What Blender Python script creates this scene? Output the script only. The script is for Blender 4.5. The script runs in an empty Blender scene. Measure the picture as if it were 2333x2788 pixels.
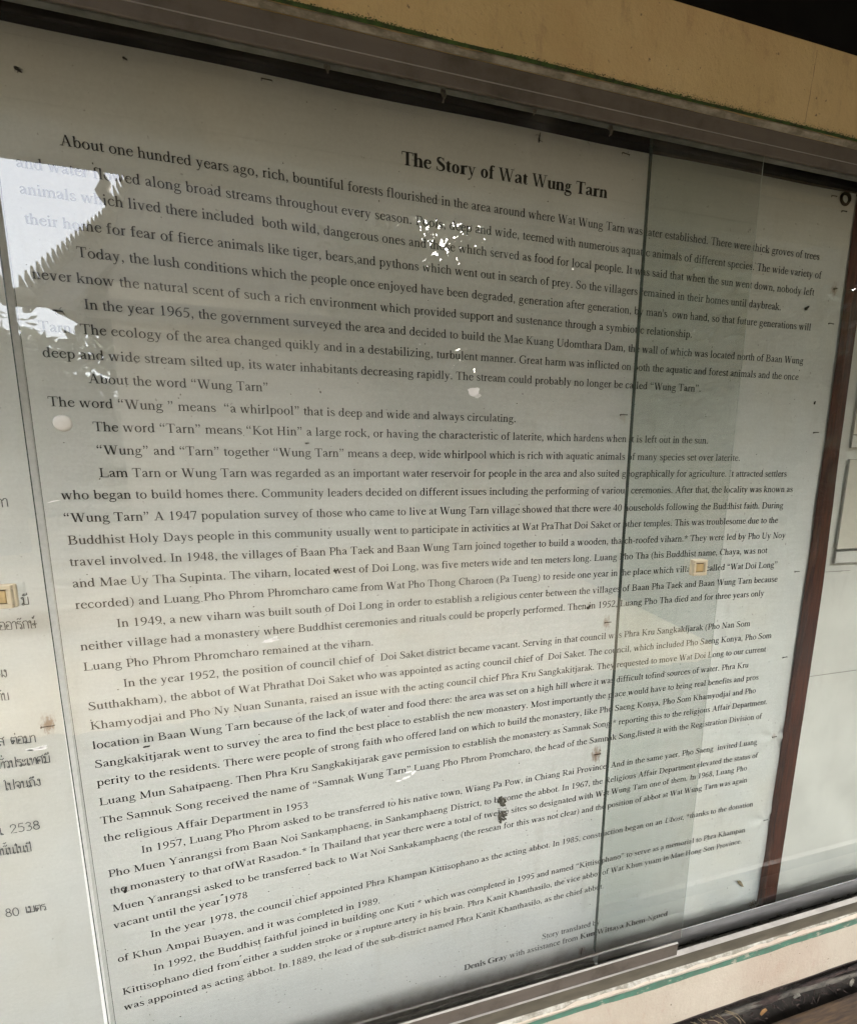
import bpy, bmesh, math, random
import numpy as np
from mathutils import Matrix, Vector

random.seed(7)
rng = np.random.default_rng(11)
scene = bpy.context.scene
COL = scene.collection

# ---------------------------------------------------------------- camera
cam_d = bpy.data.cameras.new("camera")
cam_d.sensor_fit = 'HORIZONTAL'
cam_d.sensor_width = 36.0
cam_d.lens = 889.38 / 2333.0 * 36.0
cam_d.clip_start = 0.01
cam_d.clip_end = 300.0
cam = bpy.data.objects.new("camera", cam_d)
COL.objects.link(cam)
_r = ((0.98411149, -0.17754294, 0.00175266), (-0.01847758, -0.11222799, -0.99351067), (0.17658751, 0.97769289, -0.11372542))
M = Matrix.Identity(4)
for i in range(3):
    M[i][0] = _r[0][i]
    M[i][1] = -_r[1][i]
    M[i][2] = -_r[2][i]
M[0][3], M[1][3], M[2][3] = 0.38666, -0.49119, 0.22250
cam.matrix_world = M
scene.camera = cam

# ---------------------------------------------------------------- daylight
SUN_EL, SUN_ROT = math.radians(24), math.radians(150)
world = bpy.data.worlds.new("World")
scene.world = world
world.use_nodes = True
wn = world.node_tree
bg = wn.nodes["Background"]
sky = wn.nodes.new("ShaderNodeTexSky")
sky.sky_type = 'NISHITA'
sky.sun_disc = False
sky.sun_elevation = SUN_EL
sky.sun_rotation = SUN_ROT
sky.air_density = 1.0
sky.dust_density = 6.0
sky.ozone_density = 1.0
veil = wn.nodes.new("ShaderNodeHueSaturation")   # bright overcast: the haze layer takes most of the blue out of the sky
veil.inputs["Saturation"].default_value = 0.42
wn.links.new(sky.outputs[0], veil.inputs["Color"])
wn.links.new(veil.outputs[0], bg.inputs[0])
bg.inputs[1].default_value = 0.15

sun_d = bpy.data.lights.new("sun", 'SUN')
sun_d.energy = 0.68
sun_d.angle = math.radians(90)
sun_d.color = (1.0, 0.98, 0.93)
sun = bpy.data.objects.new("sun", sun_d)
COL.objects.link(sun)
sv = Vector((math.sin(SUN_ROT) * math.cos(SUN_EL), math.cos(SUN_ROT) * math.cos(SUN_EL), math.sin(SUN_EL)))
sun.rotation_euler = (-sv).to_track_quat('-Z', 'Y').to_euler()
sun.location = (2, 6, 8)

vs = scene.view_settings
scene.display_settings.display_device = 'sRGB'
vs.view_transform = 'Standard'
vs.look = 'None'
vs.exposure = 3.75
vs.gamma = 1.0
scene.cycles.max_bounces = 10
scene.cycles.transparent_max_bounces = 24
scene.cycles.use_denoising = True

# ---------------------------------------------------------------- material helpers
class NT:
    def __init__(self, name):
        self.m = bpy.data.materials.new(name)
        self.m.use_nodes = True
        self.t = self.m.node_tree
        self.b = self.t.nodes["Principled BSDF"]
        self.out = self.t.nodes["Material Output"]
        self._pos = None
    def n(self, kind, **kw):
        nd = self.t.nodes.new(kind)
        for k, v in kw.items():
            setattr(nd, k, v)
        return nd
    def l(self, a, b):
        self.t.links.new(a, b)
    @property
    def pos(self):
        if self._pos is None:
            self._pos = self.n("ShaderNodeNewGeometry").outputs["Position"]
        return self._pos
    def mapped(self, scale):
        mp = self.n("ShaderNodeMapping")
        mp.inputs["Scale"].default_value = scale
        self.l(self.pos, mp.inputs["Vector"])
        return mp.outputs[0]
    def noise(self, scale, detail=4, rough=0.55, stretch=(1, 1, 1)):
        nd = self.n("ShaderNodeTexNoise")
        nd.inputs["Scale"].default_value = scale
        nd.inputs["Detail"].default_value = detail
        nd.inputs["Roughness"].default_value = rough
        self.l(self.mapped(stretch), nd.inputs["Vector"])
        return nd.outputs["Fac"]
    def ramp(self, src, a, b, va=0.0, vb=1.0):
        r = self.n("ShaderNodeMapRange", interpolation_type='SMOOTHSTEP')
        r.inputs["From Min"].default_value = a
        r.inputs["From Max"].default_value = b
        r.inputs["To Min"].default_value = va
        r.inputs["To Max"].default_value = vb
        self.l(src, r.inputs["Value"])
        return r.outputs["Result"]
    def math(self, op, a, b=None, clamp=False):
        nd = self.n("ShaderNodeMath", operation=op, use_clamp=clamp)
        for i, v in enumerate((a, b)):
            if v is None:
                continue
            if isinstance(v, (int, float)):
                nd.inputs[i].default_value = v
            else:
                self.l(v, nd.inputs[i])
        return nd.outputs[0]
    def mix(self, fac, a, b):
        nd = self.n("ShaderNodeMix", data_type='RGBA')
        for key, v in ((0, fac), (6, a), (7, b)):
            if isinstance(v, (int, float)):
                nd.inputs[key].default_value = v
            elif isinstance(v, tuple):
                nd.inputs[key].default_value = (*v, 1.0)
            else:
                self.l(v, nd.inputs[key])
        return nd.outputs[2]
    def xyz(self):
        s = self.n("ShaderNodeSeparateXYZ")
        self.l(self.pos, s.inputs[0])
        return s.outputs
    def bump(self, h, strength=0.3, dist=0.002):
        bp = self.n("ShaderNodeBump")
        bp.inputs["Strength"].default_value = strength
        bp.inputs["Distance"].default_value = dist
        self.l(h, bp.inputs["Height"])
        self.l(bp.outputs[0], self.b.inputs["Normal"])
    def color(self, c):
        if isinstance(c, tuple):
            self.b.inputs["Base Color"].default_value = (*c, 1)
        else:
            self.l(c, self.b.inputs["Base Color"])
    def rough(self, r):
        if isinstance(r, float):
            self.b.inputs["Roughness"].default_value = r
        else:
            self.l(r, self.b.inputs["Roughness"])

def plain(name, c, rough=0.6, metal=0.0, var=0.25, scale=40.0, bump=0.0, stretch=(1, 1, 1), dark=None):
    t = NT(name)
    f = t.noise(scale, 5, 0.6, stretch)
    d = dark or tuple(v * (1 - var) for v in c)
    t.color(t.mix(t.ramp(f, 0.3, 0.7), d, c))
    t.rough(rough)
    t.b.inputs["Metallic"].default_value = metal
    if bump:
        t.bump(f, bump, 0.002)
    return t.m

MAT = {}
# vinyl sheet: off white, grime in a band along the bottom, rust round the staples, fly specks
def vinyl(name, rusty):
    t = NT(name)
    base = t.mix(t.ramp(t.noise(5.0, 3), 0.3, 0.7), (0.70, 0.71, 0.70), (0.76, 0.765, 0.75))
    fine = t.ramp(t.noise(260.0, 2, 0.7), 0.25, 0.75, 0.93, 1.0)
    mul = t.n("ShaderNodeMix", data_type='RGBA', blend_type='MULTIPLY')
    mul.inputs[0].default_value = 1.0
    t.l(base, mul.inputs[6]); t.l(fine, mul.inputs[7])
    c = mul.outputs[2]
    wv = t.ramp(t.noise(60.0, 4, 0.6, (0.25, 1, 3.0)), 0.30, 0.70, 0.965, 1.0)
    m2 = t.n('ShaderNodeMix', data_type='RGBA', blend_type='MULTIPLY')
    m2.inputs[0].default_value = 1.0
    t.l(c, m2.inputs[6]); t.l(wv, m2.inputs[7])
    c = m2.outputs[2]
    c = t.mix(t.ramp(t.noise(3.2, 4, 0.6), 0.48, 0.72, 0.0, 0.28), c, (0.66, 0.60, 0.48))
    # soft grey smudges and vertical runs
    sm = t.ramp(t.noise(16.0, 5, 0.6, (1.4, 1, 0.45)), 0.55, 0.80, 0.0, 0.30)
    c = t.mix(sm, c, (0.45, 0.43, 0.38))
    x, y, z = t.xyz()
    wob = t.math('MULTIPLY', t.noise(22.0, 5, 0.7), 0.075)
    lim = t.math('ADD', z, t.math('SUBTRACT', 0.0375, wob))
    lim = t.math('ADD', lim, t.math('MULTIPLY', t.ramp(x, 0.80, 1.0), 0.022))
    band = t.ramp(lim, -0.715, -0.768, 0.0, 0.68)
    c = t.mix(band, c, t.mix(t.ramp(t.noise(60, 4), 0.35, 0.65), (0.26, 0.215, 0.15), (0.42, 0.36, 0.27)))
    sp = t.math('MULTIPLY', t.ramp(t.noise(150.0, 2, 0.5), 0.735, 0.76), 0.45)
    c = t.mix(sp, c, (0.16, 0.14, 0.11))
    for (sx, sz, rad, amt) in rusty:
        v = t.n("ShaderNodeVectorMath", operation='DISTANCE')
        cmb = t.n("ShaderNodeCombineXYZ")
        t.l(x, cmb.inputs[0])
        t.l(t.math('MULTIPLY', z, 0.6), cmb.inputs[2])
        t.l(cmb.outputs[0], v.inputs[0])
        v.inputs[1].default_value = (sx, 0, sz * 0.6)
        dd = t.math('ADD', v.outputs["Value"], t.math('MULTIPLY', t.math('SUBTRACT', t.noise(170, 5, 0.75, (1.6, 1, 0.5)), 0.5), 0.026))
        c = t.mix(t.ramp(dd, rad, rad * 0.15, 0.0, amt), c, (0.28, 0.13, 0.055))
    t.color(c)
    t.rough(0.55)
    t.b.inputs["Specular IOR Level"].default_value = 0.3
    t.bump(t.noise(180.0, 3, 0.6), 0.12, 0.0006)
    return t.m

MAT['banner'] = vinyl("vinyl", [(0.8085, 0.3175, 0.008, 0.22), (0.803, -0.0440, 0.010, 0.5), (0.7995, -0.3040, 0.013, 0.75), (0.7927, -0.7389, 0.010, 0.5), (1.2172, -0.3258, 0.006, 0.3), (1.2186, 0.5551, 0.010, 0.5)])
MAT['thai_sheet'] = vinyl("vinyl_worn", [(-0.0473, -0.1150, 0.011, 0.75)])
MAT['ink'] = plain("print_ink", (0.020, 0.020, 0.022), 0.5, var=0.4, scale=90)
MAT['ink_bold'] = plain("print_ink_heavy", (0.012, 0.012, 0.013), 0.5, var=0.3, scale=90)
MAT['ink_thai'] = plain("print_ink_worn", (0.045, 0.050, 0.058), 0.5, var=0.4, scale=90)

# weathered aluminium
t = NT("aluminium")
st = t.noise(30, 5, 0.65, (0.25, 1, 4))
g = t.ramp(t.noise(12, 6, 0.7), 0.42, 0.72)
t.color(t.mix(g, t.mix(st, (0.098, 0.080, 0.064), (0.15, 0.128, 0.108)), (0.065, 0.054, 0.040)))
t.b.inputs["Metallic"].default_value = 0.15
t.rough(0.65)
t.bump(st, 0.1, 0.001)
MAT['alu'] = t.m
MAT['alu_dark'] = plain("aluminium_tarnished", (0.135, 0.120, 0.088), 0.6, 0.2, var=0.4, scale=25, stretch=(0.5, 1, 2), bump=0.1)
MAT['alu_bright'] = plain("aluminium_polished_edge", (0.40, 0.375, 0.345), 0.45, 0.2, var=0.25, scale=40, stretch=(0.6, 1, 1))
MAT['dirt'] = plain("gutter_dirt", (0.17, 0.15, 0.12), 0.95, var=0.75, scale=120, bump=0.8, stretch=(0.5, 1, 1))
MAT['alu_inner'] = plain("aluminium_inner_rail", (0.27, 0.265, 0.26), 0.6, 0.1, var=0.3, scale=30, stretch=(0.4, 1, 3))
MAT['channel'] = plain("channel_dirty", (0.06, 0.052, 0.042), 0.8, var=0.6, scale=60, bump=0.2)
MAT['black'] = plain("black_paint", (0.005, 0.0045, 0.004), 0.8, var=0.4)
for k in ('black',):
    MAT[k].node_tree.nodes["Principled BSDF"].inputs["Specular IOR Level"].default_value = 0.1
MAT['fin'] = plain("fin_dirty", (0.30, 0.30, 0.275), 0.6, 0.1, var=0.4, scale=60, stretch=(0.5, 1, 1))

# painted plaster
def plaster(name, c1, c2, stain, zr):
    t = NT(name)
    f = t.noise(7, 6, 0.65)
    c = t.mix(t.ramp(f, 0.3, 0.7), c1, c2)
    c = t.mix(t.ramp(t.noise(28, 5, 0.7, (1.6, 1, 0.6)), 0.52, 0.74, 0, 0.65), c, stain)
    c = t.mix(t.ramp(t.noise(3.0, 5, 0.65), 0.45, 0.70, 0, 0.55), c, tuple(v * k for v, k in zip(c1, (0.93, 0.80, 0.78))))
    c = t.mix(t.ramp(t.noise(34, 5, 0.75, (3.0, 1, 0.30)), 0.62, 0.74, 0, 0.35), c, tuple(v * 0.55 for v in c1))
    c = t.mix(t.ramp(t.noise(120, 3, 0.6), 0.69, 0.74, 0, 0.75), c, (0.10, 0.075, 0.045))
    t.color(c)
    t.rough(0.85)
    t.bump(t.noise(110, 6, 0.75), 0.6, 0.003)
    return t
MAT['cream_shade'] = plaster("cream_paint_shade", (0.50, 0.36, 0.165), (0.57, 0.42, 0.205), (0.33, 0.23, 0.12), 0).m  # same cream paint, browned to carry the shade on the top beam
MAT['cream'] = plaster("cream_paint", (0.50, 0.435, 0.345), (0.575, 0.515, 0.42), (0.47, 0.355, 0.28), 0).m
t = NT("green_paint")
gc = t.mix(t.ramp(t.noise(70, 4), 0.3, 0.7), (0.09, 0.16, 0.115), (0.082, 0.215, 0.15))
gc = t.mix(t.ramp(t.noise(48, 6, 0.75, (0.6, 1, 1.3)), 0.56, 0.63, 0, 0.9), gc, (0.42, 0.39, 0.31))
t.color(gc)
t.rough(0.75)
MAT['green'] = t.m
t = NT("bare_plaster")
f = t.noise(55, 6, 0.75, (0.5, 1, 1.4))
t.color(t.mix(t.ramp(f, 0.40, 0.62), (0.20, 0.185, 0.145), (0.45, 0.43, 0.375)))
t.rough(0.95)
t.bump(f, 0.6, 0.003)
MAT['plaster'] = t.m
t = NT("bare_plaster_grey")
f = t.noise(55, 6, 0.75, (0.5, 1, 1.4))
t.color(t.mix(t.ramp(f, 0.35, 0.65), (0.17, 0.155, 0.12), (0.36, 0.335, 0.28)))
t.rough(0.95)
t.bump(f, 0.6, 0.003)
MAT['plaster_grey'] = t.m
MAT['moss'] = plain("moss_green", (0.050, 0.095, 0.018), 0.95, var=0.7, scale=90, dark=(0.022, 0.030, 0.010))

# stained hardwood
def wood(name, c1, c2, rough=0.4, axis=(18, 18, 1.2), bump=0.15):
    t = NT(name)
    f = t.noise(14, 6, 0.65, axis)
    g2 = t.noise(5, 3, 0.5)
    c = t.mix(t.ramp(f, 0.32, 0.68), c1, c2)
    c = t.mix(t.ramp(g2, 0.5, 0.75, 0, 0.6), c, tuple(v * 0.5 for v in c1))
    t.color(c)
    t.rough(rough)
    t.bump(f, bump, 0.001)
    return t.m
MAT['post'] = wood("dark_red_wood", (0.040, 0.010, 0.005), (0.105, 0.028, 0.012), 0.5)
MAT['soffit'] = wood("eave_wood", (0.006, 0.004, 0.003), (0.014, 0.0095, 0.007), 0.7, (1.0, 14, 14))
MAT['plank'] = wood("old_plank", (0.022, 0.012, 0.006), (0.070, 0.040, 0.016), 0.75, (1.2, 16, 16), 0.4)
MAT['bark'] = plain("grey_bark", (0.110, 0.098, 0.080), 0.9, var=0.6, scale=140, bump=0.9, stretch=(0.35, 1, 1))
MAT['bark_red'] = plain("brown_bark", (0.042, 0.026, 0.020), 0.9, var=0.6, scale=160, bump=0.9, stretch=(0.35, 1, 1))
MAT['straw'] = plain("dry_straw", (0.25, 0.19, 0.11), 0.9, var=0.5, scale=90)
MAT['leaf_dry'] = plain("dry_leaf", (0.30, 0.16, 0.055), 0.8, var=0.5, scale=60)
MAT['soil'] = plain("dark_soil", (0.032, 0.026, 0.020), 0.95, var=0.7, scale=35, bump=0.9)
MAT['insect'] = plain("insect_shell", (0.012, 0.009, 0.007), 0.4, var=0.5, scale=200)
MAT['mud'] = plain("dried_mud", (0.16, 0.15, 0.125), 0.95, var=0.6, scale=200, bump=0.8)
MAT['cobweb'] = plain("cobweb_dust", (0.26, 0.225, 0.185), 0.95, var=0.5, scale=150, bump=0.5)
MAT['wire'] = plain("rusty_wire", (0.050, 0.040, 0.034), 0.5, 0.4, var=0.6, scale=200)
MAT['wire_rust'] = plain("rusted_wire", (0.070, 0.030, 0.016), 0.8, 0.1, var=0.6, scale=200)
MAT['eyelet'] = plain("tarnished_brass", (0.040, 0.030, 0.020), 0.5, 0.4, var=0.5, scale=120)
MAT['pull'] = plain("ivory_plastic", (0.56, 0.49, 0.35), 0.3, var=0.12, scale=80)
MAT['pull_in'] = plain("ivory_plastic_aged", (0.50, 0.37, 0.18), 0.35, var=0.2, scale=90)
MAT['pull_groove'] = plain("groove_brown", (0.17, 0.125, 0.065), 0.6, var=0.4, scale=120)  # darker brown line between rim and grip
MAT['board'] = plain("board_white", (0.55, 0.53, 0.48), 0.8, var=0.2, scale=12)
MAT['paper'] = plain("notice_paper", (0.74, 0.73, 0.69), 0.8, var=0.10, scale=8, bump=0.05)
MAT['paper_warm'] = plain("notice_paper_warm", (0.72, 0.68, 0.60), 0.8, var=0.08, scale=8)
MAT['line'] = plain("printed_grey", (0.33, 0.31, 0.28), 0.8, var=0.2, scale=80)
MAT['sticker'] = plain("white_rubber", (0.58, 0.57, 0.53), 0.45, var=0.08, scale=100)
MAT['smear_reflect'] = plain("smear_and_reflection", (0.85, 0.85, 0.84), 0.6, var=0.1, scale=100)  # white for the smears and the painted-in reflections

# pane glass: clear with a faint green body, gloss from the outer face, thin dust film
def glass(name, tint, dust, gloss=1.9):
    t = NT(name)
    t.t.nodes.remove(t.b)
    tr = t.n("ShaderNodeBsdfTransparent")
    tr.inputs[0].default_value = (*tint, 1)
    gl = t.n("ShaderNodeBsdfGlossy")
    gl.inputs["Roughness"].default_value = 0.0
    gl.inputs["Color"].default_value = (1, 1, 1, 1)
    df = t.n("ShaderNodeBsdfDiffuse")
    df.inputs["Color"].default_value = (0.62, 0.60, 0.55, 1)
    fr = t.n("ShaderNodeFresnel")
    fr.inputs["IOR"].default_value = 1.52
    geo = t.n("ShaderNodeNewGeometry")
    front = t.math('SUBTRACT', 1.0, geo.outputs["Backfacing"])
    fac = t.math('MULTIPLY', t.math('MULTIPLY', fr.outputs[0], gloss), front, clamp=True)
    m1 = t.n("ShaderNodeMixShader")
    t.l(fac, m1.inputs[0]); t.l(tr.outputs[0], m1.inputs[1]); t.l(gl.outputs[0], m1.inputs[2])
    d = t.ramp(t.noise(9, 6, 0.7, (1.5, 1, 0.6)), 0.38, 0.80, dust * 0.35, dust)
    d2 = t.math('ADD', d, t.ramp(t.noise(230, 2, 0.6), 0.70, 0.76, 0, dust * 1.6))
    wip = t.n("ShaderNodeTexNoise")
    wip.inputs["Scale"].default_value = 7.0
    wip.inputs["Detail"].default_value = 6
    wip.inputs["Distortion"].default_value = 1.6
    t.l(t.mapped((2.6, 1, 0.8)), wip.inputs["Vector"])
    d2 = t.math('ADD', d2, t.ramp(wip.outputs["Fac"], 0.60, 0.78, 0, dust * 1.3))
    d3 = t.math('MULTIPLY', d2, front)
    m2 = t.n("ShaderNodeMixShader")
    t.l(d3, m2.inputs[0]); t.l(m1.outputs[0], m2.inputs[1]); t.l(df.outputs[0], m2.inputs[2])
    t.l(m2.outputs[0], t.out.inputs["Surface"])
    return t.m
MAT['glass'] = glass("pane_glass", (0.950, 0.960, 0.950), 0.032)
MAT['glass_inner'] = glass("pane_glass_inner", (0.940, 0.955, 0.942), 0.032, 0.9)
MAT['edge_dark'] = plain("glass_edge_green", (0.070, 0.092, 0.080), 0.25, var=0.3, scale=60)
MAT['edge_grey'] = plain("glass_edge_ground", (0.80, 0.81, 0.79), 0.55, var=0.12, scale=150)
MAT['edge_light'] = plain("glass_edge_chip", (0.45, 0.50, 0.46), 0.3, var=0.2, scale=60)

# far side of the yard
MAT['ground'] = plain("yard_paving", (0.56, 0.42, 0.25), 0.9, var=0.35, scale=1.2)
MAT['hall_wall'] = plain("hall_limewash", (0.34, 0.30, 0.23), 0.85, var=0.25, scale=2)
MAT['hall_roof'] = plain("hall_tiles", (0.085, 0.075, 0.065), 0.8, var=0.4, scale=3)
MAT['hall_trim'] = plain("hall_bargeboard", (0.11, 0.095, 0.07), 0.7, var=0.3, scale=3)
MAT['leaf'] = plain("tree_leaf", (0.055, 0.075, 0.030), 0.6, var=0.6, scale=2.5)
MAT['trunk'] = plain("tree_bark", (0.11, 0.09, 0.07), 0.9, var=0.5, scale=4)

# ---------------------------------------------------------------- mesh helpers
class MB:
    def __init__(self):
        self.v, self.f = [], []
    def add(self, vs_, fs_):
        n = len(self.v)
        self.v.extend([tuple(p) for p in vs_])
        self.f.extend([tuple(i + n for i in q) for q in fs_])
        return self
    def box(self, x0, x1, y0, y1, z0, z1):
        p = [(x0, y0, z0), (x1, y0, z0), (x1, y1, z0), (x0, y1, z0), (x0, y0, z1), (x1, y0, z1), (x1, y1, z1), (x0, y1, z1)]
        return self.add(p, [(0, 3, 2, 1), (4, 5, 6, 7), (0, 1, 5, 4), (1, 2, 6, 5), (2, 3, 7, 6), (3, 0, 4, 7)])
    def tube(self, pts, rad, seg=8, wob=0.0):
        pts = [Vector(p) for p in pts]
        n = len(pts)
        if isinstance(rad, (int, float)):
            rad = [rad] * n
        vs_, fs_ = [], []
        for i, p in enumerate(pts):
            d = (pts[min(i + 1, n - 1)] - pts[max(i - 1, 0)]).normalized()
            u = d.orthogonal().normalized() if abs(d.z) > 0.9 else d.cross(Vector((0, 0, 1))).normalized()
            w = d.cross(u)
            for k in range(seg):
                a = 2 * math.pi * k / seg
                r = rad[i] * (1 + wob * random.uniform(-1, 1))
                vs_.append(p + u * math.cos(a) * r + w * math.sin(a) * r)
        for i in range(n - 1):
            for k in range(seg):
                k2 = (k + 1) % seg
                fs_.append((i * seg + k, i * seg + k2, (i + 1) * seg + k2, (i + 1) * seg + k))
        fs_.append(tuple(range(seg))[::-1])
        fs_.append(tuple((n - 1) * seg + k for k in range(seg)))
        return self.add(vs_, fs_)
    def blob(self, c, r, seg=10, rings=6, wob=0.15):
        vs_, fs_ = [(c[0], c[1], c[2] + r[2])], []
        for i in range(1, rings):
            th = math.pi * i / rings
            for k in range(seg):
                a = 2 * math.pi * k / seg
                q = 1 + wob * random.uniform(-1, 1)
                vs_.append((c[0] + r[0] * math.sin(th) * math.cos(a) * q, c[1] + r[1] * math.sin(th) * math.sin(a) * q, c[2] + r[2] * math.cos(th) * q))
        vs_.append((c[0], c[1], c[2] - r[2]))
        for k in range(seg):
            fs_.append((0, 1 + k, 1 + (k + 1) % seg))
            for i in range(rings - 2):
                a, b = 1 + i * seg, 1 + (i + 1) * seg
                fs_.append((a + k, b + k, b + (k + 1) % seg, a + (k + 1) % seg))
            b = 1 + (rings - 2) * seg
            fs_.append((b + k, len(vs_) - 1, b + (k + 1) % seg))
        return self.add(vs_, fs_)
    def build(self, name, mat, parent=None, bevel=0.0, smooth=False, kind=None, segs=2):
        me = bpy.data.meshes.new(name)
        off = Vector(parent_origin(parent))
        me.from_pydata([Vector(p) - off for p in self.v], [], self.f)
        if bevel:
            bm = bmesh.new(); bm.from_mesh(me)
            bmesh.ops.bevel(bm, geom=bm.edges[:], offset=bevel, segments=segs, affect='EDGES', profile=0.5)
            bm.to_mesh(me); bm.free()
        if smooth:
            me.polygons.foreach_set('use_smooth', [True] * len(me.polygons))
        if mat:
            me.materials.append(mat)
        me.update()
        o = bpy.data.objects.new(name, me)
        COL.objects.link(o)
        if parent:
            o.parent = parent
        if kind:
            o['kind'] = kind
        return o

def parent_origin(p):
    v = Vector((0, 0, 0))
    while p:
        v = v + p.location
        p = p.parent
    return v

def thing(name, label, cat, loc, group=None):
    o = bpy.data.objects.new(name, None)
    COL.objects.link(o)
    o.empty_display_size = 0.05
    o.location = loc
    o['label'] = label
    o['category'] = cat
    if group:
        o['group'] = group
    return o

def tag(o, label, cat, group=None):
    o['label'] = label
    o['category'] = cat
    if group:
        o['group'] = group
    return o

# ---------------------------------------------------------------- lettering: a Times-like serif drawn stroke by stroke (em units)
ADV = dict(zip("ABCDEFGHIJKLMNOPQRSTUVWXYZ", [722, 667, 667, 722, 611, 556, 722, 722, 333, 389, 722, 611, 889, 722, 722, 556, 722, 667, 556, 611, 722, 722, 944, 722, 722, 611]))
ADV.update(zip("abcdefghijklmnopqrstuvwxyz", [444, 500, 444, 500, 444, 333, 500, 500, 278, 278, 500, 278, 778, 500, 500, 500, 500, 333, 389, 278, 500, 500, 722, 500, 500, 444]))
ADV.update({d: 500 for d in "0123456789"})
ADV.update({' ': 250, '.': 250, ',': 250, ':': 278, '(': 333, ')': 333, '*': 500, '-': 333, '“': 444, '”': 444, "'": 180})
ADVB = dict(ADV)
ADVB.update(zip("ABCDEFGHIJKLMNOPQRSTUVWXYZ", [722, 667, 722, 722, 667, 611, 778, 778, 389, 500, 778, 667, 944, 722, 778, 611, 778, 722, 556, 667, 722, 722, 1000, 722, 722, 667]))
ADVB.update(zip("abcdefghijklmnopqrstuvwxyz", [500, 556, 444, 556, 444, 333, 500, 556, 278, 333, 556, 278, 833, 556, 500, 556, 556, 444, 389, 333, 556, 500, 722, 500, 500, 444]))

class Pen:
    def __init__(s, st, hr, se):
        s.st, s.hr, s.se = st, hr, se
        s.quads = []
        s.layer = 0
    def q(s, *pts):
        s.quads.append(([tuple(p) for p in pts], s.layer))
        s.layer += 1
    def V(s, x, y0, y1, w=None):
        w = (w or s.st) / 2
        s.q((x - w, y0), (x + w, y0), (x + w, y1), (x - w, y1))
    def H(s, x0, x1, y, h=None):
        h = (h or s.hr) / 2
        s.q((x0, y - h), (x1, y - h), (x1, y + h), (x0, y + h))
    def foot(s, x, w=0.26, y=0.0):
        s.q((x - w / 2, y), (x + w / 2, y), (x + w / 2, y + s.se * 0.7), (x - w / 2, y + s.se * 0.7))
        s.q((x - s.st * .9, y + s.se * .6), (x + s.st * .9, y + s.se * .6), (x + s.st * .5, y + s.se * 1.7), (x - s.st * .5, y + s.se * 1.7))
    def head(s, x, w=0.26, y=0.662):
        s.q((x - w / 2, y - s.se * 0.7), (x + w / 2, y - s.se * 0.7), (x + w / 2, y), (x - w / 2, y))
        s.q((x - s.st * .5, y - s.se * 1.7), (x + s.st * .5, y - s.se * 1.7), (x + s.st * .9, y - s.se * .6), (x - s.st * .9, y - s.se * .6))
    def flag(s, x, y):
        w = s.st / 2
        s.q((x - w - .075, y - .055), (x - w + .01, y - .075), (x + w, y), (x + w - .015, y + .008))
    def D(s, x0, y0, x1, y1, w):
        # slanted stem with horizontal cuts
        h = w / 2
        s.q((x0 - h, y0), (x0 + h, y0), (x1 + h, y1), (x1 - h, y1))
    def C(s, pts, sub=2):
        P = np.array([p[:2] for p in pts], float)
        W = np.array([p[2] for p in pts], float)
        n = len(P)
        out, ow = [], []
        for i in range(n - 1):
            p0, p1, p2, p3 = P[max(i - 1, 0)], P[i], P[i + 1], P[min(i + 2, n - 1)]
            for k in range(sub):
                t = k / sub
                out.append(.5 * ((2 * p1) + (-p0 + p2) * t + (2 * p0 - 5 * p1 + 4 * p2 - p3) * t * t + (-p0 + 3 * p1 - 3 * p2 + p3) * t ** 3))
                ow.append(W[i] * (1 - t) + W[i + 1] * t)
        out.append(P[-1]); ow.append(W[-1])
        out = np.array(out); ow = np.array(ow)
        d = np.gradient(out, axis=0)
        d /= np.linalg.norm(d, axis=1)[:, None] + 1e-9
        nrm = np.stack([-d[:, 1], d[:, 0]], 1)
        a, b = out + nrm * ow[:, None] / 2, out - nrm * ow[:, None] / 2
        for i in range(len(out) - 1):
            s.quads.append(([tuple(b[i]), tuple(b[i + 1]), tuple(a[i + 1]), tuple(a[i])], s.layer))
        s.layer += 1
    def ring(s, cx, cy, rx, ry, side=None, top=None, a0=0, a1=360, n=16, tilt=0.0):
        side = side or s.st * 1.02
        top = top or s.hr
        A = np.radians(np.linspace(a0, a1, max(4, int(n * (a1 - a0) / 360)) + 1))
        o = np.stack([cx + rx * np.cos(A), cy + ry * np.sin(A)], 1)
        i_ = np.stack([cx + (rx - side) * np.cos(A + tilt), cy + (ry - top) * np.sin(A + tilt)], 1)
        for k in range(len(A) - 1):
            s.quads.append(([tuple(i_[k]), tuple(o[k]), tuple(o[k + 1]), tuple(i_[k + 1])], s.layer))
        s.layer += 1
    def dot(s, cx, cy, r):
        A = np.radians(np.arange(0, 360, 45) + 22.5)
        p = [(cx + r * math.cos(a), cy + r * math.sin(a)) for a in A]
        s.quads.append(([p[0], p[1], p[2], p[3]], s.layer))
        s.quads.append(([p[0], p[3], p[4], p[7]], s.layer))
        s.quads.append(([p[4], p[5], p[6], p[7]], s.layer))
        s.layer += 1

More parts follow.
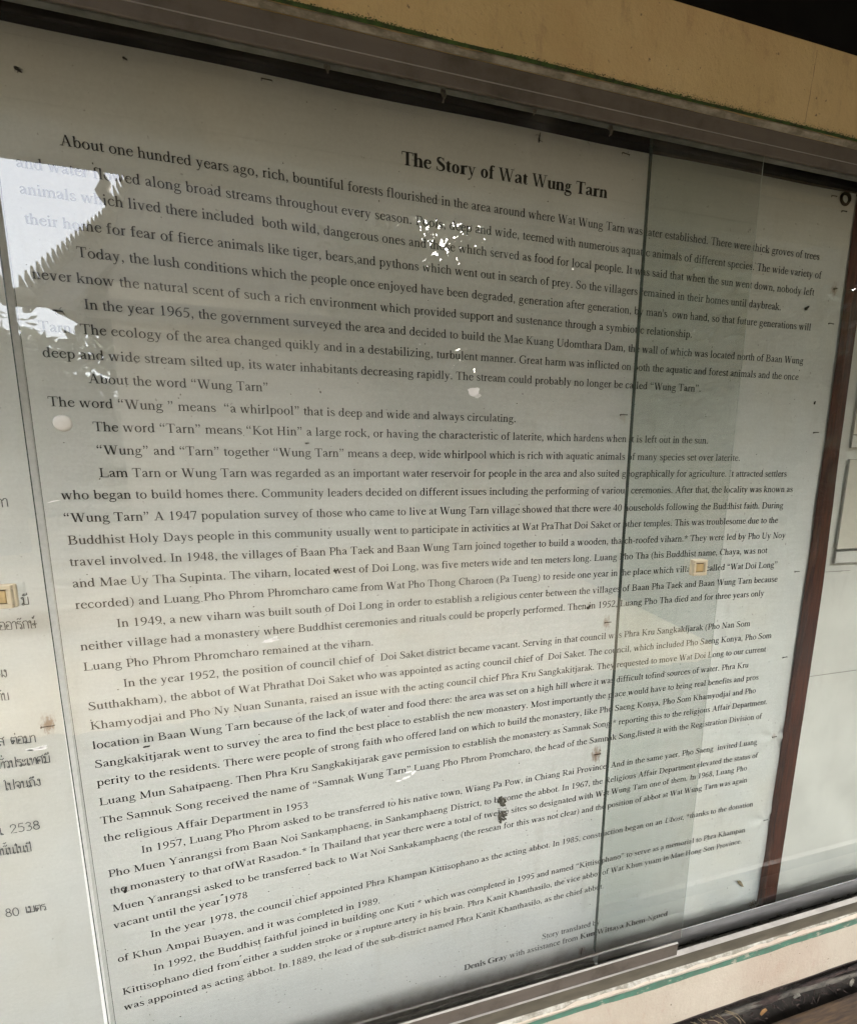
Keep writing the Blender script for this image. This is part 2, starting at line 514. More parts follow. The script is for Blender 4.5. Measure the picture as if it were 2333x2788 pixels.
def draw(c, p):
    st, hr, se = p.st, p.hr, p.se
    X, CP, AS = .45, .662, .683
    V, H, C, R, D = p.V, p.H, p.C, p.ring, p.D
    foot, head, flag = p.foot, p.head, p.flag
    if c == 'a':
        C([(.075, .325, st * .8), (.10, .40, .055), (.19, .437, hr), (.285, .40, st * .75), (.315, .30, st), (.315, .08, st)])
        C([(.315, .12, st * .9), (.345, .04, .07), (.39, .03, .045), (.435, .065, .025)])
        C([(.31, .27, hr), (.17, .22, .055), (.085, .14, st * .8), (.105, .055, st * .8), (.18, .035, .05), (.30, .105, hr * .9)])
    elif c == 'b':
        V(.115, .03, AS - .01); flag(.115, AS - .01)
        R(.275, .22, .20, .235, st, hr)
    elif c == 'c':
        C([(.385, .335, st * .85), (.34, .415, .055), (.25, .437, hr), (.125, .37, st * .8), (.078, .22, st), (.13, .075, st * .9), (.245, .02, .06), (.34, .045, .05), (.42, .14, .03)])
    elif c == 'd':
        V(.375, .02, AS - .01); flag(.375, AS - .01)
        R(.225, .22, .20, .235, st, hr)
        p.q((.375, 0), (.49, .03), (.49, .055), (.40, .06))
    elif c == 'e':
        H(.07, .41, .275, hr)
        C([(.395, .275, st * .6), (.37, .37, st * .75), (.25, .437, hr), (.125, .37, st * .8), (.075, .23, st), (.13, .075, st * .95), (.245, .02, .06), (.34, .045, .05), (.42, .145, .03)])
    elif c == 'f':
        C([(.15, 0, st), (.15, .50, st), (.17, .61, st * .85), (.255, .667, .05), (.345, .62, st * .8)])
        H(.025, .31, .432, hr); foot(.15, .25)
    elif c == 'g':
        R(.235, .30, .165, .148, st * .85, hr)
        p.q((.33, .395), (.47, .385), (.47, .425), (.33, .44))
        C([(.14, .18, hr), (.085, .115, .05), (.12, .05, st * .7), (.25, .03, st * .85), (.40, .005, st * .75), (.445, -.07, st * .6), (.38, -.165, .05), (.23, -.20, .045), (.09, -.17, st * .55), (.05, -.105, st * .6), (.13, -.02, .045), (.17, .03, .035)])
    elif c == 'h':
        V(.11, 0, AS - .01); flag(.11, AS - .01)
        C([(.14, .34, hr * .8), (.24, .427, .05), (.335, .40, st * .8), (.375, .29, st), (.375, 0, st)])
        foot(.11, .22); foot(.375, .22)
    elif c == 'i':
        V(.14, 0, X - .005); flag(.14, X); foot(.14, .24); p.dot(.13, .61, st * .62)
    elif c == 'j':
        C([(.155, X, st), (.155, .0, st), (.14, -.12, st * .8), (.07, -.195, .045), (-.02, -.16, st * .7)]); flag(.155, X); p.dot(.15, .61, st * .62)
    elif c == 'k':
        V(.11, 0, AS - .01); flag(.11, AS - .01); foot(.11, .22)
        D(.17, .20, .37, .43, .05); p.q((.27, .415), (.47, .415), (.47, .45), (.27, .45))
        D(.43, .01, .225, .285, .115); p.q((.31, 0), (.505, 0), (.505, .028), (.31, .028))
    elif c == 'l':
        V(.135, 0, AS - .01); flag(.135, AS - .01); foot(.135, .24)
    elif c == 'm':
        V(.115, 0, X - .005); flag(.115, X)
        C([(.145, .34, hr * .8), (.245, .427, .05), (.345, .40, st * .8), (.385, .29, st), (.385, 0, st)])
        C([(.415, .34, hr * .8), (.515, .427, .05), (.615, .40, st * .8), (.655, .29, st), (.655, 0, st)])
        foot(.115, .21); foot(.385, .21); foot(.655, .21)
    elif c == 'n':
        V(.115, 0, X - .005); flag(.115, X)
        C([(.145, .34, hr * .8), (.245, .427, .05), (.34, .40, st * .8), (.38, .29, st), (.38, 0, st)])
        foot(.115, .22); foot(.38, .22)
    elif c == 'o':
        R(.25, .22, .222, .236, st, hr)
    elif c == 'p':
        V(.12, -.217, X - .005); flag(.12, X); foot(.12, .23, -.217)
        R(.275, .22, .205, .235, st, hr)
    elif c == 'q':
        V(.385, -.217, X); foot(.385, .23, -.217)
        R(.225, .22, .205, .235, st, hr)
    elif c == 'r':
        V(.12, 0, X - .005); flag(.12, X); foot(.12, .23)
        C([(.15, .32, hr * .8), (.22, .42, .06), (.31, .405, st * .95)])
    elif c == 's':
        C([(.325, .335, .05), (.29, .41, .045), (.19, .437, hr), (.085, .39, st * .7), (.10, .30, st * .8), (.20, .235, st * .95), (.315, .16, st * .85), (.325, .07, st * .7), (.21, .012, hr), (.095, .04, .045), (.055, .13, .045)])
    elif c == 't':
        C([(.135, .55, .03), (.13, .43, st), (.13, .12, st), (.15, .035, .07), (.20, .02, .05), (.275, .07, .03)])
        H(.02, .265, .432, hr)
    elif c == 'u':
        C([(.115, X - .02, st), (.115, .14, st), (.15, .045, st * .8), (.23, .015, .05), (.345, .10, hr * .8)])
        V(.375, .02, X - .01); flag(.115, X); flag(.375, X)
        p.q((.375, 0), (.49, .03), (.49, .055), (.40, .06))
    elif c == 'v':
        D(.25, .0, .105, .43, .105); D(.25, 0, .39, .43, .045)
        H(.01, .21, .437, se * .8); H(.31, .49, .437, se * .8)
    elif c == 'w':
        D(.215, 0, .095, .43, .105); D(.215, 0, .345, .43, .045); D(.485, 0, .36, .43, .105); D(.485, 0, .615, .43, .045)
        H(.005, .20, .437, se * .8); H(.275, .46, .437, se * .8); H(.545, .715, .437, se * .8)
    elif c == 'x':
        D(.375, .02, .12, .43, .11); D(.10, .02, .375, .43, .045)
        H(.02, .22, .437, se * .8); H(.29, .475, .437, se * .8); H(.015, .19, .013, se * .8); H(.275, .485, .013, se * .8)
    elif c == 'y':
        D(.265, .02, .11, .43, .10); C([(.395, .43, .045), (.265, .05, .05), (.185, -.14, .05), (.115, -.195, .055), (.045, -.17, st * .7)])
        H(.01, .215, .437, se * .8); H(.315, .485, .437, se * .8)
    elif c == 'z':
        H(.04, .40, .43, hr); H(.03, .415, .022, hr); D(.075, .02, .36, .43, .10); V(.05, .33, .43, .035); V(.405, .02, .13, .035)
    elif c == 'A':
        D(.155, .02, .355, .665, .045); D(.575, .02, .355, .665, .12); H(.215, .49, .235, hr); foot(.12, .22); foot(.585, .26)
    elif c == 'B':
        V(.165, 0, CP); head(.13, .22); foot(.13, .22)
        C([(.13, .645, hr), (.33, .645, hr), (.46, .60, st * .8), (.49, .50, st), (.42, .385, .07), (.30, .355, hr), (.16, .355, hr)])
        C([(.28, .355, hr), (.45, .33, .06), (.555, .24, st), (.55, .12, st), (.45, .035, .06), (.32, .018, hr), (.13, .018, hr)])
    elif c == 'C':
        C([(.60, .47, .035), (.575, .56, .05), (.49, .63, .05), (.37, .655, hr), (.18, .57, st * .85), (.085, .33, st * 1.15), (.17, .10, st), (.37, .01, .055), (.51, .035, .045), (.615, .13, .03)]); V(.60, .46, .67, .035)
    elif c == 'D':
        V(.165, 0, CP); head(.13, .22); foot(.13, .22)
        C([(.13, .644, hr), (.33, .644, hr), (.53, .57, st * .8), (.63, .335, st * 1.1), (.53, .09, st * .8), (.33, .018, hr), (.13, .018, hr)])
    elif c == 'E':
        V(.16, 0, CP); H(.03, .54, .643, hr); H(.03, .57, .019, hr); H(.16, .42, .345, hr); V(.53, .52, .66, .035); V(.57, 0, .15, .04); V(.425, .26, .43, .035); head(.12, .2); foot(.12, .2)
    elif c == 'F':
        V(.16, 0, CP); H(.03, .53, .643, hr); H(.16, .42, .345, hr); V(.525, .52, .66, .035); V(.42, .26, .43, .035); head(.12, .2); foot(.16, .28)
    elif c == 'G':
        C([(.61, .47, .035), (.58, .56, .05), (.49, .63, .05), (.37, .655, hr), (.18, .57, st * .85), (.085, .33, st * 1.15), (.17, .10, st), (.38, .01, .05), (.52, .03, .045), (.60, .07, .05)]); V(.605, .46, .67, .035)
        V(.605, .05, .31); H(.46, .715, .315, se)
    elif c == 'H':
        V(.165, 0, CP); V(.555, 0, CP); H(.16, .56, .345, hr)
        for x in (.165, .555): head(x, .28); foot(x, .28)
    elif c == 'I':
        V(.167, 0, CP); head(.167, .29); foot(.167, .29)
    elif c == 'J':
        C([(.23, .66, st), (.23, .16, st), (.20, .04, st * .8), (.12, 0, .05), (.04, .05, st * .9)]); head(.23, .28)
    elif c == 'K':
        V(.165, 0, CP); head(.165, .28); foot(.165, .28)
        D(.22, .30, .53, .64, .05); D(.58, .02, .29, .38, .13); H(.42, .68, .648, se * .8); H(.46, .72, .014, se * .8)
    elif c == 'L':
        V(.16, 0, CP); head(.16, .29); H(.03, .57, .019, hr); V(.575, 0, .17, .045); foot(.13, .2)
    elif c == 'M':
        V(.15, .02, .64, .045); V(.735, 0, CP); D(.435, .02, .165, .65, .125); D(.435, .02, .70, .65, .045)
        foot(.15, .24); foot(.735, .27); H(.01, .22, .648, se * .8); H(.68, .87, .648, se * .8)
    elif c == 'N':
        V(.15, .02, .65, .045); V(.59, 0, .65, .045); D(.57, .01, .155, .65, .125); foot(.15, .24); H(.01, .22, .648, se * .8); H(.48, .71, .648, se * .8)
    elif c == 'O':
        R(.36, .33, .325, .345, st * 1.1, hr, n=20)
    elif c == 'P':
        V(.165, 0, CP); head(.13, .22); foot(.165, .30)
        C([(.13, .644, hr), (.32, .644, hr), (.46, .60, st * .8), (.50, .475, st), (.44, .34, .07), (.32, .295, hr), (.16, .295, hr)])
    elif c == 'Q':
        R(.36, .33, .325, .345, st * 1.1, hr, n=20); C([(.33, .01, .06), (.45, -.12, .09), (.68, -.17, .04)])
    elif c == 'R':
        V(.165, 0, CP); head(.13, .22); foot(.165, .28)
        C([(.13, .644, hr), (.32, .644, hr), (.46, .60, st * .8), (.495, .485, st), (.43, .36, .07), (.30, .32, hr), (.16, .32, hr)])
        D(.575, .02, .31, .33, .13); H(.47, .66, .014, se * .8)
    elif c == 'S':
        C([(.45, .51, .04), (.40, .61, .055), (.28, .655, hr), (.14, .60, st * .8), (.125, .48, st * .95), (.26, .37, st * 1.1), (.43, .26, st * 1.1), (.46, .13, st * .9), (.34, .02, .055), (.19, .02, hr), (.085, .09, .05), (.055, .20, .04)]); V(.45, .50, .67, .03); V(.055, -.01, .19, .03)
    elif c == 'T':
        V(.305, 0, CP); H(.03, .58, .643, hr); V(.035, .50, .655, .035); V(.575, .50, .655, .035); foot(.305, .28)
    elif c == 'U':
        C([(.16, .65, st), (.16, .22, st), (.21, .07, st * .85), (.36, .012, .055), (.52, .07, .05), (.585, .22, .045), (.585, .65, .045)]); head(.16, .28); H(.48, .70, .648, se * .8)
    elif c == 'V':
        D(.37, 0, .15, .65, .125); D(.37, 0, .585, .65, .045); H(.01, .27, .648, se * .8); H(.47, .71, .648, se * .8)
    elif c == 'W':
        D(.305, 0, .125, .65, .125); D(.305, 0, .48, .64, .045); D(.65, 0, .47, .65, .125); D(.65, 0, .825, .65, .045)
        H(.005, .25, .648, se * .8); H(.36, .58, .648, se * .8); H(.71, .94, .648, se * .8)
    elif c == 'X':
        D(.58, .02, .14, .65, .13); D(.11, .02, .57, .65, .045); H(.02, .28, .648, se * .8); H(.45, .69, .648, se * .8); H(.01, .23, .014, se * .8); H(.46, .71, .014, se * .8)
    elif c == 'Y':
        D(.36, .29, .13, .65, .125); D(.36, .29, .585, .65, .045); V(.36, 0, .32); foot(.36, .28); H(.02, .26, .648, se * .8); H(.48, .70, .648, se * .8)
    elif c == 'Z':
        H(.05, .56, .643, hr); H(.02, .58, .019, hr); D(.08, .02, .50, .65, .12); V(.05, .52, .65, .035); V(.58, 0, .15, .035)
    elif c == '0':
        R(.25, .325, .215, .35, st * .95, hr)
    elif c == '1':
        V(.26, 0, .67); p.q((.12, .565), (.13, .545), (.26, .60), (.28, .675)); foot(.255, .27)
    elif c == '2':
        C([(.04, .49, .04), (.09, .62, .06), (.22, .66, .06), (.36, .60, st * .9), (.37, .47, st), (.28, .30, st * .75), (.06, .04, .05)]); H(.03, .44, .035, .07); p.q((.42, .03), (.44, .0), (.475, .14), (.45, .14))
    elif c == '3':
        C([(.06, .54, .035), (.12, .63, .055), (.22, .66, .055), (.35, .59, st * .9), (.34, .46, st * .8), (.23, .37, .05), (.17, .35, .04)])
        C([(.17, .355, .04), (.30, .34, .055), (.40, .22, st * .95), (.36, .08, st * .8), (.22, .01, .05), (.09, .03, st * .75)])
    elif c == '4':
        V(.335, 0, .67); H(.02, .47, .195, .055); D(.03, .19, .315, .66, .045)
    elif c == '5':
        H(.15, .43, .63, .07); D(.09, .34, .165, .65, .045); C([(.09, .37, .05), (.22, .40, .06), (.36, .32, st * .9), (.395, .19, st), (.32, .06, st * .8), (.19, .005, .05), (.06, .03, st * .75)])
    elif c == '6':
        C([(.44, .665, .03), (.28, .60, .055), (.13, .45, st * .8), (.08, .25, st), (.12, .09, st * .85), (.25, .012, hr), (.375, .08, st * .85), (.41, .21, st), (.35, .35, st * .75), (.24, .385, hr), (.12, .32, .035)])
    elif c == '7':
        H(.05, .45, .625, .075); D(.20, 0, .42, .64, .075); V(.045, .50, .64, .035)
    elif c == '8':
        R(.25, .50, .165, .175, st * .85, hr); R(.25, .175, .195, .19, st * .95, hr)
    elif c == '9':
        C([(.06, -.015, .03), (.22, .05, .055), (.37, .20, st * .8), (.42, .40, st), (.38, .57, st * .85), (.25, .655, hr), (.125, .58, st * .85), (.09, .455, st), (.15, .32, st * .75), (.26, .285, hr), (.38, .34, .035)])
    elif c == '.':
        p.dot(.125, .05, st * .62)
    elif c == ',':
        p.dot(.125, .05, st * .62); C([(.165, .04, .05), (.15, -.05, .045), (.07, -.125, .025)])
    elif c == ':':
        p.dot(.14, .05, st * .62); p.dot(.14, .40, st * .62)
    elif c == '(':
        C([(.29, .67, .025), (.14, .52, .06), (.085, .25, .085), (.14, -.02, .06), (.29, -.17, .025)])
    elif c == ')':
        C([(.04, .67, .025), (.19, .52, .06), (.245, .25, .085), (.19, -.02, .06), (.04, -.17, .025)])
    elif c == '*':
        for a in (90, 162, 234, 306, 18):
            ca, sa = math.cos(math.radians(a)), math.sin(math.radians(a))
            C([(.25, .46, .03), (.25 + .10 * ca, .46 + .10 * sa, .05), (.25 + .19 * ca, .46 + .19 * sa, .09)])
    elif c == '-':
        H(.035, .29, .225, .07)
    elif c == "'":
        p.q((.07, .43), (.11, .43), (.135, .68), (.045, .68))
    elif c in '“”':
        for x in (.10, .29):
            if c == '“':
                p.dot(x + .02, .485, st * .60); C([(x - .015, .50, .05), (x + .0, .60, .045), (x + .08, .675, .025)])
            else:
                p.dot(x + .02, .62, st * .60); C([(x + .055, .60, .05), (x + .04, .51, .045), (x - .03, .43, .025)])

def make_glyphs(st, hr, se, adv, bold):
    G = {}
    for c in adv:
        p = Pen(st, hr, se)
        draw(c, p)
        if p.quads:
            v = np.array([q[0] for q in p.quads], float)
            if bold:
                v[..., 0] *= adv[c] / ADV[c]
            lay = np.array([q[1] for q in p.quads], float)
            G[c] = (v, lay)
    return G
GL = make_glyphs(.100, .043, .034, ADV, False)
GLB = make_glyphs(.155, .050, .038, ADVB, True)

def sag(x, z):
    """the loose vinyl hangs a few millimetres back between its staples; creases run from the lower right staples"""
    x = np.asarray(x, float); z = np.asarray(z, float)
    t_ = (x - .61) / .62
    y = .006 * np.clip(1 - t_ * t_, 0, None) * np.clip(1 - ((z + .03) / .80) ** 6, 0, None)
    for sx, sz, am in ((1.2172, -.3258, 1.0), (1.224, -.525, 1.15), (1.217, -.1476, .35)):
        dx, dz = sx - x, z - sz
        r = np.hypot(dx, dz)
        th = np.arctan2(dz, dx)
        w = np.exp(-(r / .085) ** 2) * (r / .02) / (1 + (r / .02) ** 2) * 2
        y = y + am * .0016 * w * np.sin(5.0 * th + 0.7)
    lo = np.clip((x - .80) / .3, 0, 1) * np.clip((-.50 - z) / .15, 0, 1)
    y = y - lo * .0011 * (np.sin(x * 47 + z * 31) + .6 * np.sin(x * 83 - z * 59 + 1.3))
    up = np.clip((z - .55) / .15, 0, 1)
    y = y + up * .0008 * np.sin(x * 17 + 1.0)
    return y

def typeset(name, s, x0, z0, x1, z1, mat, parent, bold=False, lift=.0006, flat=False):
    quads, xs = [], 0.0
    b, it = bold, False
    allv = []
    for ch in s:
        if ch == '#':
            b = not b; continue
        if ch == '~':
            it = not it; continue
        G, A = (GLB, ADVB) if b else (GL, ADV)
        if ch in G:
            v, lay = G[ch]
            px = v[..., 0] + xs + (v[..., 1] * .22 if it else 0)
            allv.append(np.stack([px, v[..., 1], np.broadcast_to(lay[:, None], px.shape)], -1))
        xs += A[ch] / 1000.0
    P = np.concatenate(allv, 0)
    k = (x1 - x0) / xs
    ex = x0 + P[..., 0] * k
    ez = z0 + (z1 - z0) * P[..., 0] / xs + P[..., 1] * .01776 * (k / .01776 if bold else 1.0)
    ey = (0 if flat else sag(ex, ez)) - lift - P[..., 2] * 4e-6
    off = parent_origin(parent)
    co = np.stack([ex - off[0], ey - off[1], ez - off[2]], -1).reshape(-1, 3)
    return quads_mesh(name, co, mat, parent)

def quads_mesh(name, co, mat, parent=None, kind=None):
    n = len(co) // 4
    me = bpy.data.meshes.new(name)
    me.vertices.add(4 * n); me.loops.add(4 * n); me.polygons.add(n)
    me.vertices.foreach_set('co', np.ascontiguousarray(co, dtype=np.float32).ravel())
    me.loops.foreach_set('vertex_index', np.arange(4 * n, dtype=np.int32))
    me.polygons.foreach_set('loop_start', np.arange(0, 4 * n, 4, dtype=np.int32))
    me.update(calc_edges=True)
    me.materials.append(mat)
    o = bpy.data.objects.new(name, me)
    COL.objects.link(o)
    if parent:
        o.parent = parent
    if kind:
        o['kind'] = kind
    return o

# Thai letters as single-weight pen lines; 'o' entries are the small head loops
def _lp(x, y, r=.11):
    return [(x + r * math.cos(a), y + r * math.sin(a)) for a in np.linspace(0, 2 * math.pi, 9)]
TG = {
 'ก': (.72, [[(.1, 0), (.1, .62), (.0, .78), (.2, .98), (.42, 1.0), (.60, .85), (.62, 0)]]),
 'ถ': (.74, [[(.13, .22), (.13, .62), (.02, .78), (.2, .98), (.42, 1.0), (.60, .85), (.62, 0)], _lp(.16, .11)]),
 'ท': (.80, [_lp(.12, .86), [(.22, .88), (.22, 0), (.52, .88), (.64, 1.0), (.72, .85), (.72, 0)]]),
 'า': (.52, [[(.0, .78), (.1, .97), (.28, 1.0), (.40, .85), (.40, 0)]]),
 'ม': (.80, [_lp(.12, .87), [(.22, .88), (.22, .12)], _lp(.13, .10), [(.22, .05), (.68, .05)], [(.68, 0), (.68, 1)]]),
 'น': (.84, [_lp(.12, .87), [(.22, .88), (.22, .02), (.62, .18)], _lp(.74, .11), [(.63, .15), (.63, 1)]]),
 'อ': (.72, [_lp(.16, .52), [(.06, .48), (.06, .02), (.60, .02), (.60, .80), (.45, 1), (.15, 1), (.04, .84)]]),
 'ร': (.60, [[(.48, .98), (.28, .88), (.13, 1), (.0, .82), (.08, .68), (.40, .62), (.48, .48), (.48, .15)], _lp(.40, .10)]),
 'ง': (.62, [_lp(.36, .87), [(.47, .87), (.47, .14), (.34, 0), (.0, .34)]]),
 'บ': (.78, [_lp(.12, .87), [(.22, .88), (.22, .02), (.66, .02), (.66, 1)]]),
 'ป': (.78, [_lp(.12, .87), [(.22, .88), (.22, .02), (.66, .02), (.66, 1.42)]]),
 'ผ': (.80, [_lp(.24, .86), [(.13, .9), (.12, 0), (.42, .48), (.70, 0), (.70, 1)]]),
 'ส': (.78, [_lp(.20, .12), [(.09, .14), (.07, .45), (.25, .58), (.64, .48)], [(.64, 0), (.64, .78), (.45, 1), (.18, 1), (.06, .86)], [(.50, .92), (.78, 1.18)]]),
 'ต': (.78, [[(.12, 0), (.03, .62), (.12, .98), (.35, .84), (.56, .98), (.66, .84), (.66, 0)], _lp(.30, .42), [(.30, .30), (.20, 0)]]),
 'ว': (.58, [[(.0, .80), (.12, .98), (.34, .96), (.46, .80), (.46, .15)], _lp(.37, .11)]),
 'ศ': (.80, [[(.12, 0), (.03, .70), (.20, .98), (.48, .98), (.64, .80), (.64, 0)], _lp(.28, .48), [(.50, .92), (.80, 1.20)]]),
 'ษ': (.86, [_lp(.12, .87), [(.22, .88), (.22, .02), (.66, .02), (.66, 1)], _lp(.50, .50), [(.60, .45), (.86, .58)]]),
 'จ': (.68, [[(.03, .80), (.16, .98), (.42, .98), (.56, .80), (.56, .14), (.42, 0)], _lp(.30, .42), [(.34, .32), (.44, .02)]]),
 'ป ': (.3, []),
 'เ': (.36, [[(.1, 1.0), (.1, .18)], _lp(.20, .11)]),
 'ไ': (.42, [[(.02, 1.30), (.16, 1.45), (.22, 1.28), (.20, .18)], _lp(.28, .11)]),
 'ใ': (.46, [_lp(.16, 1.22, .09), [(.08, 1.30), (.20, 1.46), (.30, 1.30), (.24, .18)], _lp(.32, .11)]),
 'ะ': (.52, [[(.06, .92), (.04, .66), (.22, .62), (.42, .90)], [(.06, .36), (.04, .10), (.22, .06), (.42, .34)]]),
 '.': (.34, [_lp(.12, .05, .04)]),
 '2': (.80, [[(.06, .85), (.12, 1.12), (.38, 1.25), (.62, 1.08), (.58, .75), (.06, .02), (.70, .02)]]),
 '5': (.80, [[(.64, 1.22), (.20, 1.22), (.12, .70), (.40, .78), (.66, .58), (.62, .18), (.36, .0), (.06, .12)]]),
 '3': (.80, [[(.08, 1.05), (.34, 1.25), (.60, 1.05), (.52, .74), (.30, .66)], [(.30, .66), (.60, .58), (.68, .28), (.46, .02), (.08, .10)]]),
 '8': (.82, [[(.38 + .24 * math.cos(a), .95 + .28 * math.sin(a)) for a in np.linspace(0, 6.2832, 13)], [(.38 + .31 * math.cos(a), .34 + .33 * math.sin(a)) for a in np.linspace(0, 6.2832, 13)]]),
 '0': (.84, [[(.40 + .33 * math.cos(a), .62 + .62 * math.sin(a)) for a in np.linspace(0, 6.2832, 17)]]),
}
TMARK = {
 'ั': [[(-.42, 1.22), (-.26, 1.34), (-.10, 1.22), (.08, 1.42)]],
 'ี': [[(-.52, 1.20), (-.32, 1.40), (-.06, 1.22), (-.52, 1.20)], [(-.06, 1.22), (-.06, 1.52)]],
 'ึ': [[(-.52, 1.20), (-.32, 1.40), (-.06, 1.22), (-.52, 1.20)], _lp(-.08, 1.34, .08)],
 '่': [[(-.12, 1.62), (-.12, 1.86)]],
 '้': [[(-.40, 1.66), (-.24, 1.74), (-.26, 1.58), (.02, 1.80)]],
 '์': [_lp(-.22, 1.34, .08), [(-.16, 1.36), (-.04, 1.62)]],
}
def thai(name, s, x0, z0, x1, z1, mat, parent, h=.0106, w=.00115):
    lines, xs = [], 0.0
    for ch in s:
        if ch in TMARK:
            low = ch in '่้' and not any(k in s for k in 'ัี')
            lines += [[(xs - .12 + px, py - (.35 if low else 0)) for px, py in ln] for ln in TMARK[ch]]
        else:
            a, ls = TG[ch]
            lines += [[(xs + px, py) for px, py in ln] for ln in ls]
            xs += a
    k = (x1 - x0) / xs
    off = parent_origin(parent)
    out = []
    for li, ln in enumerate(lines):
        P = np.array([(x0 + px * k, z0 + (z1 - z0) * px / xs + py * h) for px, py in ln])
        d = np.gradient(P, axis=0); d /= np.linalg.norm(d, axis=1)[:, None] + 1e-12
        nn = np.stack([-d[:, 1], d[:, 0]], 1) * w / 2
        a_, b_ = P + nn, P - nn
        for i in range(len(P) - 1):
            for q in (b_[i], b_[i + 1], a_[i + 1], a_[i]):
                out.append((q[0] - off[0], -.0006 - li * 4e-6 - off[1], q[1] - off[2]))
    return quads_mesh(name, np.array(out), mat, parent)

# ---------------------------------------------------------------- wording: (line, baseline start x z, baseline end x z) in metres on the sheet
TEXT = [
    'The Story of Wat Wung Tarn',
    'About one hundred years ago, rich, bountiful forests flourished in the area around where Wat Wung Tarn was later established. There were thick groves of trees',
    'and water flowed along broad streams throughout every season. Pools, deep and wide, teemed with numerous aquatic animals of different species. The wide variety of',
    'animals which lived there included  both wild, dangerous ones and those which served as food for local people. It was said that when the sun went down, nobody left',
    'their home for fear of fierce animals like tiger, bears,and pythons which went out in search of prey. So the villagers remained in their homes until daybreak.',
    "Today, the lush conditions which the people once enjoyed have been degraded, generation after generation, by man's  own hand, so that future generations will",
    'never know the natural scent of such a rich environment which provided support and sustenance through a symbiotic relationship.',
    'In the year 1965, the government surveyed the area and decided to build the Mae Kuang Udomthara Dam, the wall of which was located north of Baan Wung',
    'Tarn. The ecology of the area changed quikly and in a destabilizing, turbulent manner. Great harm was inflicted on both the aquatic and forest animals and the once',
    'deep and wide stream silted up, its water inhabitants decreasing rapidly. The stream could probably no longer be called “Wung Tarn”.',
    'About the word “Wung Tarn”',
    'The word “Wung ” means  “a whirlpool” that is deep and wide and always circulating.',
    'The word “Tarn” means “Kot Hin” a large rock, or having the characteristic of laterite, which hardens when it is left out in the sun.',
    '“Wung” and “Tarn” together “Wung Tarn” means a deep, wide whirlpool which is rich with aquatic animals of many species set over laterite.',
    'Lam Tarn or Wung Tarn was regarded as an important water reservoir for people in the area and also suited geographically for agriculture. It attracted settlers',
    'who began to build homes there. Community leaders decided on different issues including the performing of various ceremonies. After that, the locality was known as',
    '“Wung Tarn” A 1947 population survey of those who came to live at Wung Tarn village showed that there were 40 households following the Buddhist faith. During',
    'Buddhist Holy Days people in this community usually went to participate in activities at Wat PraThat Doi Saket or other temples. This was troublesome due to the',
    'travel involved. In 1948, the villages of Baan Pha Taek and Baan Wung Tarn joined together to build a wooden, thatch-roofed viharn.* They were led by Pho Uy Noy',
    'and Mae Uy Tha Supinta. The viharn, located west of Doi Long, was five meters wide and ten meters long. Luang Pho Tha (his Buddhist name, Chaya, was not',
    'recorded) and Luang Pho Phrom Phromcharo came from Wat Pho Thong Charoen (Pa Tueng) to reside one year in the place which villagers called “Wat Doi Long”',
    'In 1949, a new viharn was built south of Doi Long in order to establish a religious center between the villages of Baan Pha Taek and Baan Wung Tarn because',
    'neither village had a monastery where Buddhist ceremonies and rituals could be properly performed. Then in 1952, Luang Pho Tha died and for three years only',
    'Luang Pho Phrom Phromcharo remained at the viharn.',
    'In the year 1952, the position of council chief of  Doi Saket district became vacant. Serving in that council was Phra Kru Sangkakijarak (Pho Nan Som',
    'Sutthakham), the abbot of Wat Phrathat Doi Saket who was appointed as acting council chief of  Doi Saket. The council, which included Pho Saeng Konya, Pho Som',
    'Khamyodjai and Pho Ny Nuan Sunanta, raised an issue with the acting council chief Phra Kru Sangkakitjarak. They requested to move Wat Doi Long to our current',
    'location in Baan Wung Tarn because of the lack of water and food there: the area was set on a high hill where it was difficult tofind sources of water. Phra Kru',
    'Sangkakitjarak went to survey the area to find the best place to establish the new monastery. Most importantly the place would have to bring real benefits and pros',
    'perity to the residents. There were people of strong faith who offered land on which to build the monastery, like Pho Saeng Konya, Pho Som Khamyodjai and Pho',
    'Luang Mun Sahatpaeng. Then Phra Kru Sangkakitjarak gave permission to establish the monastery as Samnak Song,* reporting this to the religious Affair Department.',
    'The Samnuk Song received the name of “Samnak Wung Tarn” Luang Pho Phrom Promcharo, the head of the Samnak Song,listed it with the Registration Division of',
    'the religious Affair Department in 1953',
    'In 1957, Luang Pho Phrom asked to be transferred to his native town, Wiang Pa Pow, in Chiang Rai Province. And in the same yaer, Pho Saeng  invited Luang',
    'Pho Muen Yanrangsi from Baan Noi Sankamphaeng, in Sankamphaeng District, to become the abbot. In 1967, the Religious Affair Department elevated the status of',
    'the monastery to that ofWat Rasadon.* In Thailand that year there were a total of twelve sites so designated with Wat Wung Tarn one of them. In 1968, Luang Pho',
    'Muen Yanrangsi asked to be transferred back to Wat Noi Sankakamphaeng (the resean for this was not clear) and the position of abbot at Wat Wung Tarn was again',
    'vacant until the year 1978',
    'In the year 1978, the council chief appointed Phra Khampan Kittisophano as the acting abbot. In 1985, construction began on an ~Ubost~, *thanks to the donation',
    'of Khun Ampai Buayen, and it was completed in 1989.',
    'In 1992, the Buddhist faithful joined in building one Kuti * which was completed in 1995 and named “Kittisophano” to serve as a memorial to Phra Khampan',
    'Kittisophano died from either a sudden stroke or a rupture artery in his brain. Phra Kanit Khanthasilo, the vice abbot of Wat Khun yuam in Mae Hong Son Province.',
    'was appointed as acting abbot. In 1889, the lead of the sub-district named Phra Kanit Khanthasilo, as the chief abbot.',
    'Story translated by',
    '#Denis Gray# with assistance from #Kun Wittaya Khem-Ngued#',
]
